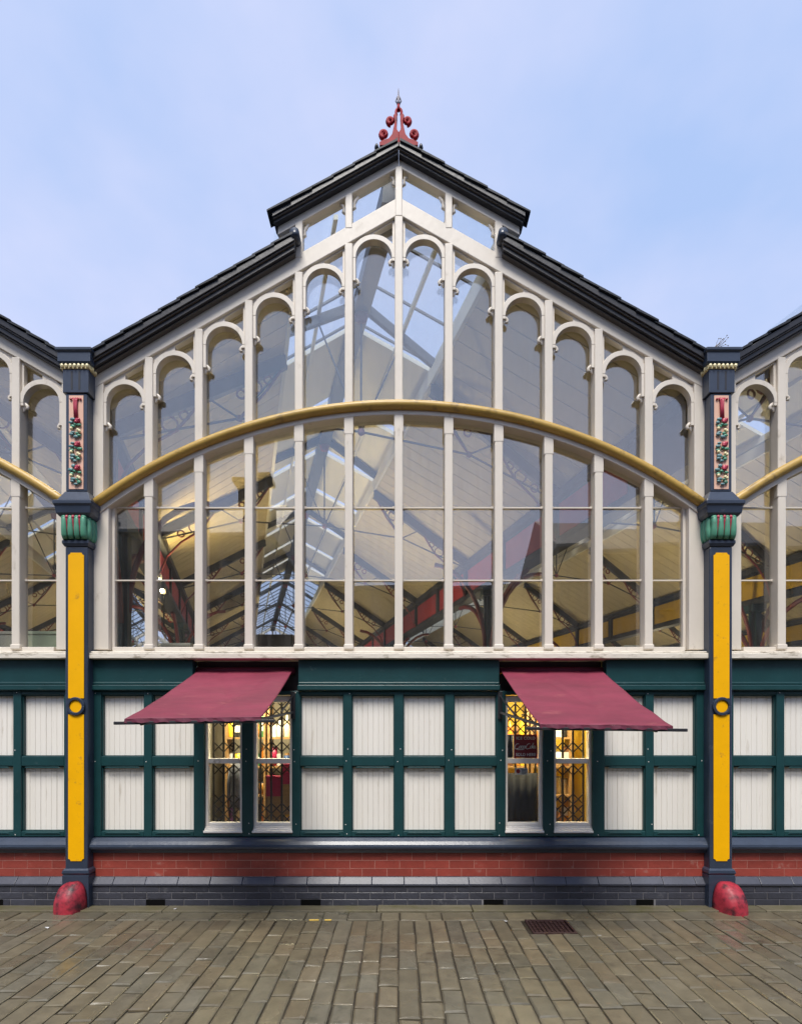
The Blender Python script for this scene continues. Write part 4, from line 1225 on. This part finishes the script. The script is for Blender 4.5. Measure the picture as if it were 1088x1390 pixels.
# pale storage boxes on the ledge inside the glass
b = MB(); b.box(-8.5, 8.5, .17, .60, 2.30, 2.335); b.build('inner_ledge', M['hallwall'], hall)
def ledge_box(p0, p1, ptop, m, lab, y0=.30, dep=.25):
    x0, _ = at(p0, 0, y0); x1, _ = at(p1, 0, y0); zt_ = at(0, ptop, y0)[1]
    t = thing('storage_box', lab, 'box', ((x0+x1)/2, y0, 2.335), 'boxes on the inner ledge')
    w = (x1-x0)/2
    MB().box(-w, w, 0, dep, 0, zt_-2.335-.03).build('body', M[m], t, bevel=.006)
    MB().box(-w-.008, w+.008, -.008, dep+.008, zt_-2.335-.03, zt_-2.335).build('lid', M[m], t, bevel=.004)
M['palegreen'] = mat('pale_green_plastic', (.55,.62,.42), .5, vary=.08); M['palecream'] = mat('cream_card', (.60,.56,.45), .6, vary=.1)
ledge_box(32, 84, 857, 'palegreen', 'pale green box on the ledge behind the glass next to the yellow column')
ledge_box(-40, 17, 857, 'palecream', 'white box on the inner ledge beyond the pale green box')
ledge_box(213, 258, 873, 'palecream', 'low cream carton on the ledge behind the sill above the awning')
ledge_box(847, 876, 876, 'palecream', 'low cream carton on the ledge near the sloping ochre girder')
# dark stall canopy seen low in the hall
X0, Z0 = at(352, 866, 12); X1, _ = at(402, 866, 12)
t = thing('market_stall', 'dark flat-topped market stall under the far glazed gable', 'stall', ((X0+X1)/2, 12, 0))
MB().box(-(X1-X0)/2, (X1-X0)/2, -.6, .6, Z0-.55, Z0).build('canopy', M['black'], t)
for sx in (-1, 1):
    for sy in (-1, 1): MB().box(sx*.45-.03, sx*.45+.03, sy*.5-.03, sy*.5+.03, 0, Z0-.5505).build('post', M['black'], t)
MB().box(-.5,.5,-.6,.3,.8,.9).build('counter', M['wood'], t)

# ------------------------------------------------------------------ awnings
def awning(nm_label, tx0, tx1, fx0, fx1, zt, zf0, zf1, barx0, barx1, D, arm_s):
    t = thing('awning', nm_label, 'awning', ((tx0+tx1)/2, 0, zt), 'awnings over the shop windows')
    ox, oz = (tx0+tx1)/2, zt
    # cloth with slight sag
    b = MB(); b.sm = True; NU, NV = 48, 24
    vs = []
    for layer in (0, 1):
        for j in range(NV+1):
            v = j/NV
            for i in range(NU+1):
                u_ = i/NU
                x_ = (tx0+(tx1-tx0)*u_)*(1-v)+(fx0+(fx1-fx0)*u_)*v
                zf = zf0+(zf1-zf0)*u_
                z_ = zt*(1-v)+zf*v - .020*math.sin(math.pi*v)*(1+.4*math.sin(math.pi*u_)) + .003*math.sin(u_*14+v*5) + .012*mnoise.noise(Vector((u_*3, v*4, fx0))) - .014*math.exp(-((u_-.25-.55*v)/.035)**2)*v*(1-v)*3 - .010*math.exp(-((u_-.85+.35*v)/.03)**2)*v*(1-v)*3 + .006*math.sin(v*9+u_*3)*math.exp(-((v-.93)/.08)**2)
                vs.append((x_-ox, .085*(1-v)-D*v, z_-oz-.004*layer))
    n = (NU+1); N = n*(NV+1); fs = []
    for j in range(NV):
        for i in range(NU):
            a = j*n+i
            fs.append((a, a+n, a+n+1, a+1)); fs.append((N+a, N+a+1, N+a+n+1, N+a+n))
    for j in range(NV):
        a = j*n; fs.append((a, N+a, N+a+n, a+n)); a = j*n+NU; fs.append((a, a+n, N+a+n, N+a))
    for i in range(NU):
        fs.append((i, i+1, N+i+1, N+i)); a = NV*n+i; fs.append((a, N+a, N+a+1, a+1))
    b.add(vs, fs); b.build('cloth', M['awning'], t)
    # valance strip with stitched hem
    b = MB(); NU = 30; vs = []
    for k_ in range(NU+1):
        u_ = k_/NU; x_ = fx0+(fx1-fx0)*u_; zf = zf0+(zf1-zf0)*u_
        w = .004*math.sin(u_*40)
        dz = .004*math.sin(u_*60)
        vs += [(x_-ox, -D-.002+w, zf-oz), (x_-ox, -D-.008+w*2, zf-oz-.028-dz), (x_-ox, -D+.004+w*2, zf-oz-.028-dz), (x_-ox, -D+.004+w, zf-oz-.002)]
    fs = []
    for k_ in range(NU):
        a = k_*4
        for q in range(4): fs.append((a+q, a+(q+1)%4, a+4+(q+1)%4, a+4+q))
    b.add(vs, fs); b.build('valance', M['valance'], t)
    # front bar, end caps
    b = MB(); b.bar((barx0-ox, -D+.012, zf0-oz-.030), (barx1-ox, -D+.012, zf1-oz-.030), .030, .022)
    b.build('front_bar', M['black'], t, bevel=.004)
    # roller
    b = MB(); b.sm = True; b.tube([(tx0-ox-.02, .09, -.01), (tx1-ox+.02, .09, -.01)], .035, 12); b.build('roller', M['valance'], t)
    # side arms
    for s, xw, xf in ((-1, tx0, fx0), (1, tx1, fx1)):
        zf = zf0 if s < 0 else zf1
        xs_ = xw + s*.02
        b = MB(); b.bar((xs_-ox, .0, 1.80-oz), (xf-s*.10-ox, -D+.03, zf-oz-.035), .016, .020)
        b.bar((xs_-ox, -.02, 1.95-oz), (xs_+(xf-xs_)*.45-ox, -D*.45, (1.80+zf)/2-oz+.02), .010, .012)
        b.box(xs_-ox-.02, xs_-ox+.02, -.02, .02, 1.74-oz, 1.99-oz)
        b.build('folding_arm', M['black'], t)
DA = 1.30
q = 3.70/FPX
fxp = lambda px: (px-541)*q
fzp = lambda py: EYE+(996-py)*q
awning('burgundy awning over the coat display window, drooping towards the outer column', PX(265), PX(395), fxp(169), fxp(354), PZ(908), fzp(976), fzp(973), fxp(154), fxp(372), DA, 1)
awning('burgundy awning over the window with the drinks sign', PX(681), PX(819), fxp(732.5), fxp(913), PZ(907.5), fzp(983), fzp(985.5), fxp(714), fxp(933), DA, -1)

# ------------------------------------------------------------------ red guard stones
def guard(cx, yf, Rw, Rh, lab, ang):
    b = MB(); b.sm = True
    n = 22
    Ls = -.115 - yf
    dr = .19
    ds = [q for q in (0, .006, .018, .036, .06, .09, .12, .15, .185) if q < Ls-.004] + [Ls]
    vs = []; fs = []
    for d in ds:
        s_ = (max(0, 1-abs((dr-min(d, dr))/dr)**2.1))**(1/2.1)
        for k in range(n+1):
            t = math.pi*k/n
            cxx = math.copysign(abs(math.cos(t))**.62, math.cos(t)); sz = math.sin(t)**.70
            nz_ = 1+.05*mnoise.noise(Vector((cxx*2, d*9, sz*2+cx)))
            ww = Rw*(.70+.30*s_)*(s_**.45)
            vs.append((ww*cxx*nz_, yf+d, -.012+(Rh*(.55+.45*s_)*s_**.5)*sz*nz_))
    w = n+1
    for i in range(len(ds)-1):
        for k in range(n): fs.append((i*w+k, i*w+k+1, (i+1)*w+k+1, (i+1)*w+k))
    fs.append(tuple(range((len(ds)-1)*w, len(ds)*w)))
    b.add([(v[0], v[1]-yf, v[2]) for v in vs], fs)
    o = b.build('guard_stone', M['bollard'], loc=(cx, yf, 0))
    o.rotation_euler = (0, 0, ang)
    tag(o, lab, 'guard stone', 'red guard stones at the column feet')
guard(-2.985, -.29, .132, .262, 'scuffed red guard stone at the foot of the column beside the coat display side', R(-4))
guard(3.000, -.325, .126, .262, 'scuffed red guard stone at the foot of the column beside the sign window side', R(4))

# weed on the gutter
b = MB()
X, Z = at(968, 474, -.02)
r = random.Random(5)
for k in range(9):
    a = r.uniform(-.1, 1.2); ln = r.uniform(.08, .17)
    pts = [(X+ln*q*math.cos(a)+.02*math.sin(q*3+k)*q, -.02+r.uniform(-.02,.02)*q, Z+.01+ln*q*math.sin(a)*.9+.02*q*q) for q in seq(0,1,5)]
    b.tube(pts, [.0025,.002,.002,.0016,.001], 4)
    b.blob(pts[-1], (.007,.004,.005), 6)
tag(b.build('dry_weed', M['twig']), 'wiry dead weed growing on the roof gutter above the column cap', 'weed')

# ------------------------------------------------------------------ buildings across the street, seen in the glass
def street_building(label, x0, x1, zt, y0, dep, wallm='refbrick', roof_h=1.0, nwin=3, chim=None, stepz=None):
    t = thing('street_building', label, 'building', ((x0+x1)/2, y0, 0), 'buildings across the street')
    w = (x1-x0)/2
    ze = zt-roof_h
    MB().box(-w, w, -dep, 0, -.05, ze).build('wall', M[wallm], t)
    b = MB()
    b.add([(-w-.15,.2,ze),(w+.15,.2,ze),(w+.15,-dep/2,zt),(-w-.15,-dep/2,zt),(-w-.15,-dep-.2,ze),(w+.15,-dep-.2,ze),(-w-.15,.2,ze-.12),(w+.15,.2,ze-.12),(w+.15,-dep-.2,ze-.12),(-w-.15,-dep-.2,ze-.12)],
          [(0,1,2,3),(3,2,5,4),(0,3,4,9,6),(1,7,8,5,2),(0,6,7,1),(4,5,8,9),(6,9,8,7)])
    rf = b.build('roof', M['refslate'], t)
    if chim:
        cx_, cw, cz0, cz1 = chim
        MB().box(cx_-cw-(x0+x1)/2, cx_+cw-(x0+x1)/2, -.9, -.1, ze-.3, cz1).build('chimney', M['refchim'], rf)
        MB().box(cx_-cw*1.35-(x0+x1)/2, cx_+cw*1.35-(x0+x1)/2, -1.0, 0.0, cz1+.001, cz1+.16).build('chimney_cap', M['refchim'], rf)
    for fl in range(3):
        z = 1.0+2.7*fl
        if z+1.5 > ze: break
        for k in range(nwin):
            u = -w+2*w*(k+.5)/nwin
            f = MB().box(u-.45, u+.45, 0.0, .06, z, z+1.5).build('window', M['refchim'], t)
            MB().box(u-.38, u+.38, .061, .07, z+.08, z+1.42).build('pane', M['refglass'], f)
    return t
SY = -14.0
sd = 5+14
sx = lambda px: (px-541)/FPX*sd
sz = lambda py: EYE+(996-py)/FPX*sd
street_building('dark stone house with slate roof and tall chimney opposite the hall', sx(-160), sx(366), 11.1, SY, 7, roof_h=2.27, nwin=5, chim=(sx(345), .55, 0, sz(650)))
street_building('low dark shop range opposite the middle of the hall', sx(398)+.05, sx(752), 8.1, SY-.6, 7, roof_h=1.0, nwin=4)
street_building('stone house with plain parapet roof opposite the sign window side', sx(756)+.2, sx(1250), 10.6, SY-.3, 7, roof_h=2.2, nwin=5)
